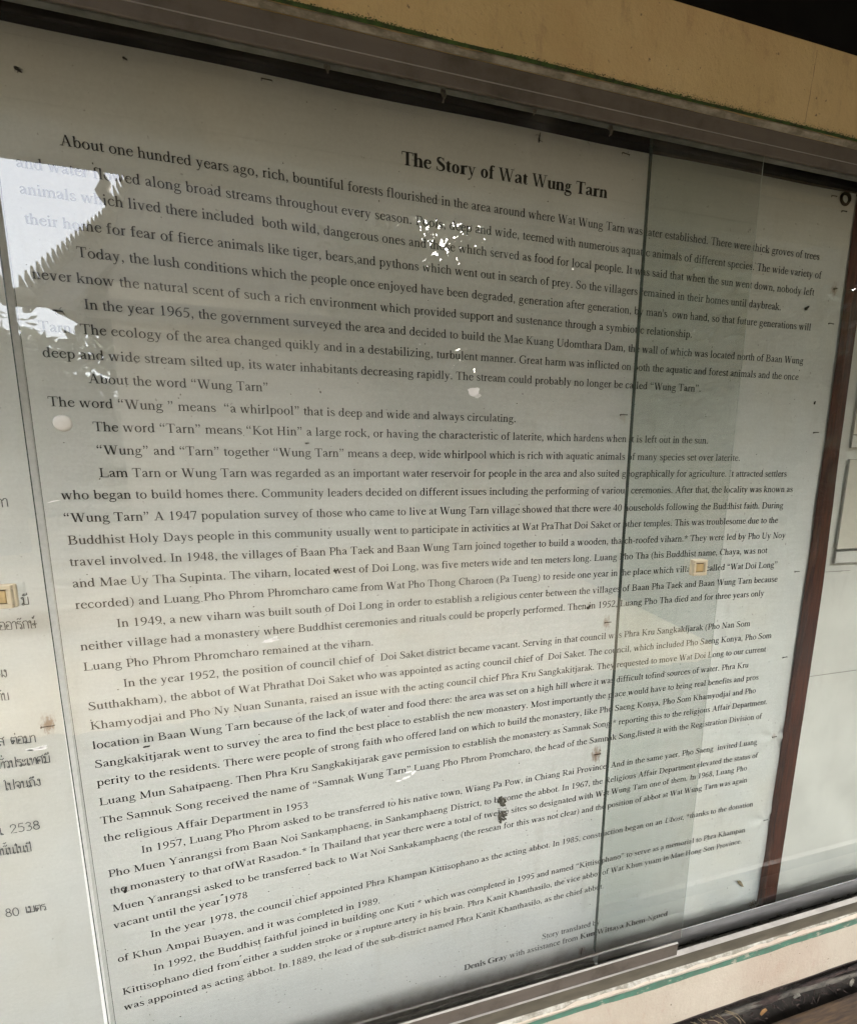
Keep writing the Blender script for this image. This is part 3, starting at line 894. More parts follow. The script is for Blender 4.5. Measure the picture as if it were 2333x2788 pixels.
LINES = [
    (0, 0.4377, 0.6424, 0.7532, 0.6439),
    (1, 0.0422, 0.5999, 1.176, 0.6005),
    (2, -0.0024, 0.5701, 1.1853, 0.5708),
    (3, -0.0023, 0.5425, 1.1739, 0.5415),
    (4, -0.0008, 0.5112, 1.1063, 0.5115),
    (5, 0.0469, 0.4812, 1.1769, 0.4827),
    (6, -0.0003, 0.4518, 0.9293, 0.4537),
    (7, 0.0484, 0.4226, 1.1698, 0.4245),
    (8, -0.0005, 0.3933, 1.1631, 0.3958),
    (9, 0.0001, 0.3634, 0.9567, 0.3663),
    (10, 0.0441, 0.3353, 0.2537, 0.335),
    (11, -0.0003, 0.3056, 0.617, 0.3051),
    (12, 0.0437, 0.2766, 0.9823, 0.2782),
    (13, 0.0443, 0.2475, 1.0547, 0.2484),
    (14, 0.0446, 0.2185, 1.164, 0.2199),
    (15, 0.0008, 0.1902, 1.1828, 0.1907),
    (16, 0.0002, 0.1609, 1.1654, 0.1599),
    (17, 0.0017, 0.1316, 1.1571, 0.1314),
    (18, 0.0008, 0.1031, 1.1797, 0.1015),
    (19, 0.0009, 0.0741, 1.1404, 0.0729),
    (20, 0.0011, 0.0449, 1.1692, 0.0435),
    (21, 0.0452, 0.0153, 1.1737, 0.014),
    (22, 0.0011, -0.0134, 1.1456, -0.0133),
    (23, 0.0015, -0.0424, 0.3888, -0.0457),
    (24, 0.0451, -0.0719, 1.1207, -0.0735),
    (25, 0.0012, -0.1005, 1.1764, -0.1028),
    (26, 0.0008, -0.1294, 1.1672, -0.1315),
    (27, 0.0004, -0.1589, 1.1289, -0.1614),
    (28, 0.0004, -0.188, 1.1573, -0.1904),
    (29, 0.0001, -0.2162, 1.1549, -0.2193),
    (30, 0.0, -0.247, 1.188, -0.2481),
    (31, -0.0014, -0.2769, 1.1774, -0.2787),
    (32, -0.0004, -0.3059, 0.2808, -0.3115),
    (33, 0.0443, -0.3358, 1.1747, -0.3368),
    (34, -0.0001, -0.3651, 1.1805, -0.3686),
    (35, -0.0008, -0.3937, 1.1569, -0.3946),
    (36, -0.0004, -0.4239, 1.1613, -0.4232),
    (37, -0.0017, -0.4535, 0.1832, -0.452),
    (38, 0.044, -0.4839, 1.1839, -0.4839),
    (39, -0.0018, -0.5132, 0.3921, -0.5215),
    (40, 0.043, -0.5447, 1.1721, -0.5448),
    (41, -0.001, -0.5738, 1.168, -0.5723),
    (42, -0.0015, -0.6023, 0.8364, -0.6045),
    (43, 0.7042, -0.6873, 0.8321, -0.6872),
    (44, 0.5457, -0.7094, 0.9946, -0.711),
]
THAI = [
    ('ทา', -0.0696, 0.1801, -0.0547, 0.1822),
    ('มี', -0.0563, 0.0544, -0.0476, 0.0548),
    ('ออารักษ์', -0.0834, 0.023, -0.0433, 0.0225),
    ('ผง', -0.0943, -0.0408, -0.0826, -0.0416),
    ('กับ', -0.0983, -0.0732, -0.0844, -0.0735),
    ('ส', -0.1049, -0.137, -0.0968, -0.1372),
    ('ต่อมา', -0.0903, -0.1367, -0.0621, -0.1379),
    ('ทั่วประเทศมี', -0.1085, -0.1704, -0.0493, -0.1701),
    ('ง', -0.1164, -0.2018, -0.1096, -0.2025),
    ('ไปจนถึง', -0.1055, -0.2028, -0.0635, -0.2028),
    ('น.', -0.122, -0.2678, -0.1134, -0.2686),
    ('2538', -0.1067, -0.2683, -0.0717, -0.2684),
    ('านั้นในปี', -0.125, -0.2993, -0.0856, -0.3009),
    ('ง', -0.1401, -0.3951, -0.1335, -0.3969),
    ('80', -0.1276, -0.3974, -0.1111, -0.3989),
    ('เมตร', -0.104, -0.3973, -0.0791, -0.3986),
]

# ---------------------------------------------------------------- ground and wall under the case
g = MB().add([(-90, -90, -1.4), (90, -90, -1.4), (90, 60, -1.4), (-90, 60, -1.4)], [(0, 1, 2, 3)]).build("ground", MAT['ground'])
g['kind'] = 'structure'
w = MB().box(-1.6, 2.8, -0.035, 0.10, -1.4, -0.815).build("base_wall", MAT['soil'])
w['kind'] = 'structure'

# ---------------------------------------------------------------- painted concrete surround
sur = thing("concrete_surround", "cream painted concrete surround, top beam coloured darker for shade, framing the glazed notice case", "surround", (0.6, -0.03, -0.8))
def beam(name, z0, z1, mat, rag, back, under):
    # front face with a slightly uneven arris
    m = MB()
    n = 160
    xs = np.linspace(-1.6, 2.8, n)
    for x in xs:
        a, b = rag * random.uniform(-1, 1), rag * random.uniform(-1, 1)
        m.v += [(x, -.081, z0 + a), (x, -.081, z1 + b), (x, back, z1 + b), (x, under, z0 + a)]
    for i in range(n - 1):
        p, q = 4 * i, 4 * i + 4
        m.f += [(p, q, q + 1, p + 1), (p + 1, q + 1, q + 2, p + 2), (p, p + 3, q + 3, q)]
    return m.build(name, mat, sur)
beam("top_beam", .7010, .8040, MAT['cream_shade'], .0007, .05, -.060)
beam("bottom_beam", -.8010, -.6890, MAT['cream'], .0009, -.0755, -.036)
# drip edge of bare plaster above the track head, plaster bed of the sill, green painted line, moss
def ragged(name, mat, parent, y, za, zb, amp_a, amp_b, x0=-1.6, x1=2.8, n=420, kind=None, y2=None, seed=1, sc=1.0):
    r = np.random.default_rng(seed)
    def curve(amp):
        c = np.zeros(n)
        for k, wgt in ((6, .5), (22, .35), (70, .3), (210, .25)):
            c += wgt * np.interp(np.linspace(0, 1, n), np.linspace(0, 1, k), r.uniform(-1, 1, k))
        return c * amp
    A, B = za + curve(amp_a), zb + curve(amp_b)
    xs = np.linspace(x0, x1, n)
    m = MB()
    for x, a, b in zip(xs, A, B):
        m.v += [(x, y, a), (x, y if y2 is None else y2, b)]
    for i in range(n - 1):
        m.f.append((2 * i, 2 * i + 2, 2 * i + 3, 2 * i + 1))
    return m.build(name, mat, parent, kind=kind)
ragged("drip_edge", MAT['plaster_grey'], sur, -.0752, .6975, .7010, .0010, .0, y2=-.0800, seed=2)
ragged("plaster_bed", MAT['plaster'], sur, -.0812, -.6915, -.6865, .0022, .0012, y2=-.0745, seed=3)
ragged("green_line", MAT['green'], sur, -.0818, -.7035, -.6920, .0042, .0036, seed=4)
mm = MB()
r2 = np.random.default_rng(5)
for i in range(9000):
    x = r2.uniform(-.4, 1.7)
    dens = .5 + .3 * math.sin(x * 9.0) + .2 * math.sin(x * 31 + 1)
    up = abs(r2.normal(0, .0010 + .0030 * max(0, dens)))
    if up > .014 or r2.uniform() > .25 + .75 * dens:
        continue
    z = .7012 + up
    s = r2.uniform(.0004, .0011) * (1.0 if up < .004 else .7)
    a = r2.uniform(0, 3.14)
    p = np.array([x, -.0819 - r2.uniform(0, .0003), z])
    u = np.array([math.cos(a), 0, math.sin(a) * .7]) * s
    v = np.array([-math.sin(a), -.1, math.cos(a) * .7]) * s
    n0 = len(mm.v)
    mm.v += [tuple(p - u), tuple(p - v), tuple(p + u), tuple(p + v)]
    mm.f.append((n0, n0 + 1, n0 + 2, n0 + 3))
mm.build("moss", MAT['moss'], sur, kind='stuff')
ragged("moss_line", MAT['moss'], sur, -.0816, .6995, .7030, .0006, .0012, seed=6)
ck = MB()
cx = np.linspace(0, 1, 14)
for i, tt in enumerate(cx):
    x = .9955 - .0062 * tt + random.uniform(-.0004, .0004)
    wv = .0001 + .00022 * random.random()
    ck.v += [(x - wv, -.0813, .7960 - .088 * tt), (x + wv, -.0813, .7960 - .088 * tt)]
for i in range(13):
    ck.f.append((2 * i, 2 * i + 2, 2 * i + 3, 2 * i + 1))
ck.build("crack", MAT['bark_red'], sur)

# ---------------------------------------------------------------- aluminium track head and sill
hd = thing("track_head", "brownish aluminium sliding track above the glass with dark grooves", "track", (0.6, -0.04, 0.69))
X0, X1 = -1.6, 2.8
MB().box(X0, X1, -.0750, -.0725, .6650, .6975).build("front_lip", MAT['alu'], hd, bevel=.0005, segs=1)
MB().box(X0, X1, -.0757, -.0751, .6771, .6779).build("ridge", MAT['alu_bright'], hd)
MB().box(X0, X1, -.0400, -.0330, .6988, .7300).build("middle_fin", MAT['fin'], hd, bevel=.0006, segs=1)
MB().box(X0, X1, -.0080, .0130, .7150, .7600).build("back_batten", MAT['black'], hd)
MB().box(X0, X1, -.0724, -.0081, .7302, .7400).build("channel_roof", MAT['channel'], hd)
for (cx_, cz, ln) in ((.3478, .6948, .007), (.4872, .6900, .013), (.7230, .6900, .012), (.610, .6975, .004)):
    c = MB()
    for k in range(4):
        bx = cx_ + random.uniform(-.0018, .0018)
        c.tube([(bx - .001, -.0362, .6995), (bx + random.uniform(-.001, .001), -.038, .6995 - ln * .5), (cx_ + random.uniform(-.0012, .0012), -.036 + random.uniform(-.004, .004), .6995 - ln * random.uniform(.7, 1.1))], [.0022, .0014, .0008], 6, .4)
    c.build("cobweb", MAT['cobweb'], hd)

sl = thing("track_sill", "grey aluminium sliding track below the glass with dusty ridges", "track", (0.6, -0.04, -0.70))
MB().box(X0, X1, -.0750, -.0684, -.6890, -.6625).build("front_lip", MAT['alu_dark'], sl, bevel=.0004, segs=1)
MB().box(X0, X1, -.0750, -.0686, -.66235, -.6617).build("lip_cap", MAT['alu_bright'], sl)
MB().box(X0, X1, -.0300, -.0240, -.7850, -.7195).build("middle_fin", MAT['channel'], sl)
MB().box(X0, X1, -.0683, .0120, -.7950, -.7851).build("channel_floor", MAT['channel'], sl)
dm = MB()
for i in range(420):
    x = random.uniform(.2, 1.7)
    yy = random.uniform(-.0665, -.039)
    s = random.uniform(.0006, .0022)
    dm.blob((x, yy, -.7225 + random.uniform(0, .002) + s), (s * random.uniform(.8, 2.0), s, s * .7), 5, 3, .3)
dm.build("grit", MAT['mud'], sl, kind='stuff')
MB().box(.78, X1, -.0680, -.0362, -.7850, -.7225).build("dirt_fill", MAT['dirt'], sl)
scr = MB()
for i in range(70):
    x = random.uniform(.75, 1.6)
    zz = random.uniform(-.7225, -.7150)
    scr.blob((x, -.0365, zz), (random.uniform(.002, .009), .0012, random.uniform(.0006, .002)), 6, 4, .35)
scr.build("dirt_crust", MAT['mud'], sl, kind='stuff')

# ---------------------------------------------------------------- sheets behind the glass
bb = MB().box(X0, X1, .0132, .0300, -.7848, .7600).build("backing_board", MAT['board'])
tag(bb, "pale backing board behind the printed sheets of the case", "board")

def sheet(name, x0, x1, z0, z1, nx, nz, fn, mat, parent):
    xs, zs = np.linspace(x0, x1, nx), np.linspace(z0, z1, nz)
    Xg, Zg = np.meshgrid(xs, zs)
    Y = fn(Xg, Zg)
    off = parent_origin(parent)
    m = bpy.data.meshes.new(name)
    V = np.stack([Xg - off[0], Y - off[1], Zg - off[2]], -1).reshape(-1, 3)
    i = np.arange(nx * nz).reshape(nz, nx)
    F = np.stack([i[:-1, :-1], i[:-1, 1:], i[1:, 1:], i[1:, :-1]], -1).reshape(-1, 4)
    m.vertices.add(len(V)); m.loops.add(F.size); m.polygons.add(len(F))
    m.vertices.foreach_set('co', V.astype(np.float32).ravel())
    m.loops.foreach_set('vertex_index', F.astype(np.int32).ravel())
    m.polygons.foreach_set('loop_start', np.arange(0, F.size, 4, dtype=np.int32))
    m.polygons.foreach_set('use_smooth', np.ones(len(F), bool))
    m.update(calc_edges=True)
    m.materials.append(mat)
    o = bpy.data.objects.new(name, m)
    COL.objects.link(o)
    o.parent = parent
    return o

st_b = thing("story_banner", "large white vinyl banner printed with a long English temple history", "banner", (0.6, 0.0, -0.78))
sheet("sheet", -.0250, 1.2390, -.7845, .7600, 300, 330, sag, MAT['banner'], st_b)
th_b = thing("thai_banner", "white vinyl banner with Thai lettering cut off by the left edge", "banner", (-0.4, 0.0, -0.78))
sheet("sheet", -1.3, -.0265, -.7845, .7600, 120, 90, lambda x, z: 0 * x + .001 * np.sin(x * 9) * np.sin(z * 7), MAT['thai_sheet'], th_b)

for (i, x0, z0, x1, z1) in LINES:
    nm = "title_line" if i == 0 else "text_line"
    typeset(nm, TEXT[i], x0, z0, x1, z1, MAT['ink_bold'] if i == 0 else MAT['ink'], st_b, bold=(i == 0))
for (s, x0, z0, x1, z1) in THAI:
    thai("text_line", s, x0, z0, x1, z1, MAT['ink_thai'], th_b)

def staple(x, z, parent, ang=0.0, rust=False, y=None, L=.0115):
    yy = (float(sag(x, z)) if y is None else y) - .0007
    ca, sa = math.cos(ang), math.sin(ang)
    h = L / 2
    m = MB().tube([(x - h * ca + .0006 * sa, yy + .003, z - h * sa), (x - h * ca, yy - .0004, z - h * sa), (x + h * ca, yy - .0006, z + h * sa), (x + h * ca, yy + .003, z + h * sa - .0008)], .00058, 6)
    m.tube([(x - h * ca, yy, z - h * sa + .0006), (x - h * ca, yy, z - h * sa - .0022)], .0005, 5)
    return m.build("staple", MAT['wire_rust'] if rust else MAT['wire'], parent)
for (x, z, a, ru) in ((.2708, .7089, -.02, 0), (.7797, .7079, -.12, 0), (.8085, .3231, 0, 0), (.805, -.0415, .03, 1), (.8019, -.3027, .02, 1), (.7927, -.7389, 1.45, 0), (1.2206, .4977, -.05, 0), (1.2194, .3033, 0, 0), (1.2187, .0328, 0, 0), (1.217, -.1476, .04, 0), (1.2172, -.3258, .02, 0), (1.224, -.525, 0, 0), (1.1905, .7050, 0, 0), (1.2165, .6840, 0, 0)):
    staple(x, z, st_b, a, bool(ru), L=.0125 if x < 1 else .0105)
staple(-.0473, -.1167, th_b, .04, True, 0.0, .0150)

ey = MB()
n = 20
for k in range(n):
    a = 2 * math.pi * k / n
    for rr, yy in ((.0125, -.0008), (.0108, -.0026), (.0085, -.0026), (.0068, -.0004)):
        ey.v.append((1.2145 + rr * math.cos(a), yy, .7030 + rr * .92 * math.sin(a)))
for k in range(n):
    for j in range(3):
        p, q = 4 * k + j, 4 * ((k + 1) % n) + j
        ey.f.append((p, p + 1, q + 1, q))
ey.build("eyelet", MAT['eyelet'], st_b, smooth=True)

# specks of fly dirt lying on the vinyl
sp = MB()
for i in range(430):
    x, z = random.uniform(-.02, 1.22), random.uniform(-.72, .70)
    if random.random() < .45:
        z = -.72 + abs(random.gauss(0, .16))
    s = random.uniform(.0004, .0010) * (1.5 if random.random() < .07 else 1)
    y = float(sag(x, z)) - .0011
    a = random.uniform(0, 3.14)
    ux, uz = math.cos(a) * s * random.uniform(1, 1.9), math.sin(a) * s * 1.6
    sp.add([(x - ux, y, z - uz), (x + uz * .6, y, z - ux * .6), (x + ux, y, z + uz), (x - uz * .6, y, z + ux * .6)], [(0, 1, 2, 3)])
sp.build("fly_specks", MAT['mud'], st_b, kind='stuff')

# notices beyond the post
nb = thing("notice_sheet", "blank white sheet stapled to the board right of the wooden post", "sheet", (1.9, 0.0, -0.78))
sheet("upper_sheet", 1.2400, X1, -.1990, .7600, 160, 100, lambda x, z: .0030 + .0012 * np.sin(x * 19 + z * 7) * np.sin(z * 13 + 1) + .0006 * np.sin(x * 41 - z * 33), MAT['paper'], nb)
sheet("lower_sheet", 1.2400, X1, -.7845, -.1960, 160, 80, lambda x, z: .0052 + .0026 * np.sin(x * 15 + z * 21) * np.sin(z * 9 - x * 6) + .0013 * np.sin(x * 37 + z * 29 + 1), MAT['paper'], nb)
MB().box(1.2839, 1.3600, -.0004, .0001, .0272, .0280).build("seam", MAT['line'], nb)
MB().box(1.2700, X1, -.0004, .0001, -.1993, -.1983).build("seam", MAT['line'], nb)
def framed(label, x0, z0, z1, zc0, zc1):
    t_ = thing("framed_notice", label, "notice", (x0 + .15, -.0010, z0), "framed notices beyond the post")
    MB().box(x0, x0 + .34, -.0026, -.0006, z0, z1).build("picture", MAT['paper_warm'], t_)
    e = .0011
    for (a, b, c, d) in ((x0 - e, x0, z0 - e, z1), (x0 - e, x0 + .34, z0 - e, z0 - .0001), (x0 - e, x0 + .34, z1, z1 + e)):
        MB().box(a, b, -.0030, -.0004, c, d).build("border", MAT['line'], t_)
    cp = MB().box(x0, x0 + .34, -.0024, -.0006, zc0, zc1).build("caption_strip", MAT['paper'], t_)
    for (a, b, c, d) in ((x0 - e, x0, zc0 - e, zc1 + e), (x0, x0 + .34, zc0 - e, zc0 - .0001), (x0, x0 + .34, zc1 + .0001, zc1 + e)):
        MB().box(a, b, -.0028, -.0004, c, d).build("border", MAT['line'], t_)
framed("upper framed notice with caption strip beside the dark post", 1.3092, .3020, .62, .2768, .2995)
framed("lower framed notice with caption strip beside the dark post", 1.3105, .0750, .2526, .0455, .0690)

# ---------------------------------------------------------------- hardwood post
pm = MB()
zz = np.linspace(-.7845, .7600, 40)
for z in zz:
    l_ = float(np.interp(z, [-.75, -.55, -.32, 0, .42, .71], [1.2300, 1.2340, 1.2390, 1.2440, 1.2449, 1.2411])) + random.uniform(-.0003, .0003)
    r_ = float(np.interp(z, [-.755, -.446, -.013, .29, .5], [1.2650, 1.2680, 1.2725, 1.2650, 1.2630])) + random.uniform(-.0003, .0003)
    pm.v += [(l_, -.0006, z), (l_ + .0006, -.0108, z), (r_ - .0010, -.0116, z), (r_ + .0006, -.0006, z)]
for i in range(39):
    p, q = 4 * i, 4 * i + 4
    pm.f += [(p, p + 1, q + 1, q), (p + 1, p + 2, q + 2, q + 1), (p + 2, p + 3, q + 3, q + 2)]
po = pm.build("wooden_post", MAT['post'])
tag(po, "dark red brown wooden batten standing between banner and notices", "post")

# ---------------------------------------------------------------- sliding panes
def pull(parent, xc, zc, yf, w_, h_):
    pl = MB()
    d = .0085
    pl.box(xc - w_ / 2, xc + w_ / 2, yf - d * .62, yf - .0002, zc - h_ / 2, zc + h_ / 2)
    p_ = pl.build("finger_pull", MAT['pull'], parent, bevel=.0022, segs=3, smooth=False)
    rim = MB()
    q = .0052
    for (a, b, c, e) in ((-w_ / 2 + .0006, w_ / 2 - .0006, h_ / 2 - q, h_ / 2 - .0006), (-w_ / 2 + .0006, w_ / 2 - .0006, -h_ / 2 + .0006, -h_ / 2 + q), (-w_ / 2 + .0006, -w_ / 2 + q, -h_ / 2 + q, h_ / 2 - q), (w_ / 2 - q, w_ / 2 - .0006, -h_ / 2 + q, h_ / 2 - q)):
        rim.box(xc + a, xc + b, yf - d, yf - d * .60, zc + c, zc + e)
    rim.build("rim", MAT['pull'], p_, bevel=.0009, segs=2)
    MB().box(xc - w_ / 2 + q + .0003, xc + w_ / 2 - q - .0003, yf - d * .66, yf - d * .625, zc - h_ / 2 + q + .0003, zc + h_ / 2 - q - .0003).build("groove", MAT['pull_groove'], p_)
    MB().box(xc - w_ / 2 + q + .0016, xc + w_ / 2 - q - .0016, yf - d * .86, yf - d * .664, zc - h_ / 2 + q + .0016, zc + h_ / 2 - q - .0016).build("grip", MAT['pull_in'], p_, bevel=.0006, segs=2)
    return p_

pm_ = thing("sliding_pane", "wide middle glass pane over the English text with pull near its right edge", "glass pane", (.49, -.0635, -.66), "sliding glass panes")
MB().box(.0340, .9455, -.0665, -.0605, -.6390, .6940).build("glass", MAT['glass'], pm_)
MB().box(.9456, .9461, -.0664, -.0660, -.6390, .6940).build("edge", MAT['edge_light'], pm_)
MB().box(.0340, .9310, -.0735, -.0721, -.6614, -.6359).build("bottom_rail", MAT['alu'], pm_, bevel=.0004, segs=1)
MB().box(.0340, .9310, -.0720, -.0590, -.6614, -.6596).build("rail_foot", MAT['alu'], pm_)
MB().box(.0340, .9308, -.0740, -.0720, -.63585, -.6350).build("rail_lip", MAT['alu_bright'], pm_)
pull(pm_, .8970, .0772, -.0665, .0268, .0262)
dsc = MB()
nn_ = 24
for j, (rr, yy) in enumerate(((.0088, -.0666), (.0087, -.0676), (.0070, -.0686), (.0040, -.0692))):
    for k in range(nn_):
        a = 2 * math.pi * k / nn_
        dsc.v.append((.0634 + rr * math.cos(a), yy, .2768 + rr * math.sin(a)))
for j in range(3):
    for k in range(nn_):
        dsc.f.append((j * nn_ + k, j * nn_ + (k + 1) % nn_, (j + 1) * nn_ + (k + 1) % nn_, (j + 1) * nn_ + k))
dsc.f.append(tuple(3 * nn_ + k for k in range(nn_)))
dsc.build("bumper_dot", MAT['sticker'], pm_, smooth=True)

pr_ = thing("sliding_pane", "inner right glass pane sliding behind the middle one with dark left edge", "glass pane", (1.6, -.027, -.7), "sliding glass panes")
MB().box(.7975, X1, -.0300, -.0240, -.6900, .7200).build("glass", MAT['glass_inner'], pr_)
MB().box(.7965, .7974, -.0296, -.0242, -.6900, .7200).build("edge", MAT['edge_dark'], pr_)
MB().box(.7990, X1, -.0360, -.0346, -.7194, -.6826).build("bottom_rail", MAT['alu_inner'], pr_, bevel=.0004, segs=1)
MB().box(.7990, X1, -.0345, -.0200, -.7194, -.7176).build("rail_foot", MAT['alu_inner'], pr_)

pl_ = thing("sliding_pane", "left glass pane over the Thai text with thick pale edge and pull", "glass pane", (-.6, -.053, -.66), "sliding glass panes")
MB().box(-1.45, .0190, -.0575, -.0485, -.6550, .6940).build("glass", MAT['glass'], pl_)
em = MB()
for z in np.linspace(-.655, .694, 12):
    xo = .0191 + .0065 * max(0.0, min(1.0, (-z) / .5)) * 0.6
    em.v += [(.0191, -.0575, z), (xo + .0012, -.0575, z), (xo + .0012, -.0485, z), (.0191, -.0485, z)]
for i in range(11):
    p, q = 4 * i, 4 * i + 4
    for j in range(4):
        em.f.append((p + j, p + (j + 1) % 4, q + (j + 1) % 4, q + j))
em.build("edge", MAT['edge_grey'], pl_)
for (ya, yb, wv) in ((-.0581, -.0576, .0006), (-.0484, -.0480, .0003)):  # dark strips that paint in the gap shadow along the pane edge
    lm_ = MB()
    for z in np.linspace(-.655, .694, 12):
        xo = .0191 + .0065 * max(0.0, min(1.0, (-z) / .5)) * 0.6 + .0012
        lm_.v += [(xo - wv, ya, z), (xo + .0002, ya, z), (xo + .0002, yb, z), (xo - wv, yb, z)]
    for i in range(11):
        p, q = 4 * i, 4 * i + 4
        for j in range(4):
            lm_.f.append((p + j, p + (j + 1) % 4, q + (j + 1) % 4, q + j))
    lm_.build("edge_shadow", MAT['edge_dark'], pl_)
MB().box(-1.45, .0180, -.0600, -.0470, -.6800, -.6551).build("bottom_rail", MAT['alu'], pl_, bevel=.0012, segs=2)
pull(pl_, -.0285, .0868, -.0576, .0460, .0275)

# white smears, a splash and painted-in reflections on the outer glass face
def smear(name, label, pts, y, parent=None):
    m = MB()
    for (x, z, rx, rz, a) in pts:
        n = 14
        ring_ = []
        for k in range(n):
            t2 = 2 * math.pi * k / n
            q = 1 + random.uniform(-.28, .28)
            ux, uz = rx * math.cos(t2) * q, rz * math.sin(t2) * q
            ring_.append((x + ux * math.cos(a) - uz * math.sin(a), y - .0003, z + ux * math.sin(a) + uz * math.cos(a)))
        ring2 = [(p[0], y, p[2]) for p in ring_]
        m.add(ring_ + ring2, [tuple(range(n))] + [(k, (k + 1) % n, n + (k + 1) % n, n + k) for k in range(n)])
    o = m.build(name, MAT['smear_reflect'])
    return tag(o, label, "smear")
smear("smear_or_reflection", "painted white reflection on the glass above the words remained at the viharn", [(.2584, .0117, .0100, .0024, .12), (.2650, .0150, .0040, .0020, .6)], -.0668)
smear("smear_or_reflection", "broken painted white reflection on the glass under the words Wung Tarn", [(.4200, -.2165, .0040, .0011, .05), (.4310, -.2135, .0060, .0014, .25), (.4420, -.2070, .0040, .0018, .8), (.4345, -.2050, .0050, .0010, .1)], -.0668)
smear("smear_or_reflection", "chalky white splash on the glass above the words always circulating", [(.5232, .3308, .0085, .0058, .1), (.5290, .3250, .0040, .0022, .4)], -.0668)
smear("smear_or_reflection", "white smear on the left pane under the Thai words", [(-.0105, -.1046, .0100, .0019, .02), (-.0040, -.1030, .0040, .0020, .2), (-.0170, -.1052, .0040, .0012, 0)], -.0578)
smear("smear_or_reflection", "thin white scratch on the glass left of the quoted words Wung Tarn", [(.0456, .1927, .0062, .0007, .22)], -.0668)

# ---------------------------------------------------------------- dead insects and mud on the banner
def insect(label, x, z, L, ang, legs=4, wing=False, mat='insect', fat=.42):
    y = float(sag(x, z)) - .0012 - L * .16
    m = MB()
    ca, sa = math.cos(ang), math.sin(ang)
    for (o_, s_) in ((-.22, .50), (.22, .34), (.46, .20)):
        m.blob((x + o_ * L * ca, y, z + o_ * L * sa), (L * s_ * (abs(ca) * (1 - fat) + fat) * .85, L * .20, L * s_ * (abs(sa) * (1 - fat) + fat) * .85), 10, 6, .06)
    for k in range(legs):
        b = (k / max(1, legs - 1) - .5) * .6
        sd = 1 if k % 2 else -1
        p0 = (x + b * L * ca, y, z + b * L * sa)
        m.tube([p0, (p0[0] - sa * sd * L * .4, y + .0004, p0[2] + ca * sd * L * .4), (p0[0] - sa * sd * L * .62 + .1 * L * ca, y + L * .15, p0[2] + ca * sd * L * .55)], L * .03, 4)
    if wing:
        m.tube([(x + .3 * L * ca, y, z + .3 * L * sa), (x + .62 * L, y, z - .12 * L), (x + .80 * L, y, z - .42 * L)], [L * .07, L * .05, L * .03], 5)
    o = m.build("dead_insect", MAT[mat], smooth=True)
    return tag(o, label, "insect")
insect("black winged dead insect above the word Tarn near the left pane edge", .0225, .4172, .0085, .0, 2, True, fat=.30)
insect("plump dark dead beetle right of the word daybreak", 1.159, .5187, .0082, .75, 0, fat=.55)
insect("tiny black dead insect near the post level with the empty line", 1.2051, .3568, .0052, 1.2, 2)
insect("brown dried insect blob against the post under the top staples", 1.2170, .5560, .0070, .2, 2, mat='mud')
insect("thin dark dead insect hanging above the title words", .6358, .7036, .0100, 1.45, 2, fat=.22)
insect("small dead gnat in the blank top left of the banner", .0116, .6685, .0062, -.6, 4)
insect("dark dead insect just under the words a large rock", .3012, .2665, .0048, .1, 2)
insect("dark dead fly at the start of the word west", .3345, .0790, .0062, .2, 4)
insect("flat dark dead insect under the words in Baan", .0665, -.1648, .0072, .05, 0, fat=.30)
insect("dark dead beetle covering the last letter before the word monastery", .0205, -.3895, .0080, 1.3, 2, fat=.5)
insect("slanting dark dead fly after the word Then", .7633, -.0096, .0085, .7, 2, fat=.28)
insect("little dark dead gnat left of the title on blank vinyl", .1177, .7003, .0045, -.4, 2)
mu = MB()
for i in range(70):
    a = random.uniform(0, 6.28)
    lower = i % 2
    cx_, cz = (.6118, -.3640) if not lower else (.6125, -.3960)
    rr = random.uniform(.3, 1.0)
    px, pz = cx_ + rr * .0085 * math.cos(a), cz + rr * (.0095 if not lower else .0105) * math.sin(a)
    s = random.uniform(.0009, .0022)
    mu.blob((px, float(sag(px, pz)) - .0022 - random.uniform(0, .0018), pz), (s * 1.3, s, s * random.uniform(.6, 1.4)), 7, 4, .35)
for i in range(22):
    a = random.uniform(0, 6.28)
    px, pz = .612 + random.uniform(-.008, .008), -.380 + random.uniform(-.024, .024)
    mu.tube([(px, -.001 + .005, pz), (px + .004 * math.cos(a), .0005, pz + .004 * math.sin(a)), (px + .006 * math.cos(a + .6), .003, pz + .006 * math.sin(a + .6))], .0004, 4)
tag(mu.build("mud_nest", MAT['mud']), "crumbly grey remains of a mud wasp nest over the word become", "nest")
lt = MB()
for i in range(30):
    px, pz = 1.218 + random.uniform(-.016, .012), -.748 + random.uniform(-.016, .018)
    a = random.uniform(-.5, 2.2)
    L = random.uniform(.006, .018)
    lt.tube([(px, -.004, pz), (px + L * .6 * math.cos(a), -.007, pz + L * .6 * math.sin(a)), (px + L * math.cos(a + .3), -.004, pz + L * math.sin(a + .3))], .0006, 4)
tag(lt.build("straw_tuft", MAT['straw']), "small tuft of dry straw caught at the foot of the wooden post", "straw")
sc_ = MB()
for k in range(9):
    t2 = k / 8
    wv = .0034 * math.sin(math.pi * t2) + .0004
    x, z = 1.1640 + .018 * t2, -.6640 - .014 * t2 + .002 * math.sin(t2 * 5)
    yy = float(sag(x, z)) - .0016
    sc_.v += [(x + wv * .6, yy - .0012, z + wv), (x, yy - .0026, z), (x - wv * .6, yy - .0006, z - wv)]
for k in range(8):
    for j in range(2):
        p, q = 3 * k + j, 3 * k + 3 + j
        sc_.f.append((p, p + 1, q + 1, q))
tag(sc_.build("leaf_scrap", MAT['straw'], smooth=True), "curled straw coloured leaf scrap on the banner's lower right corner", "leaf")

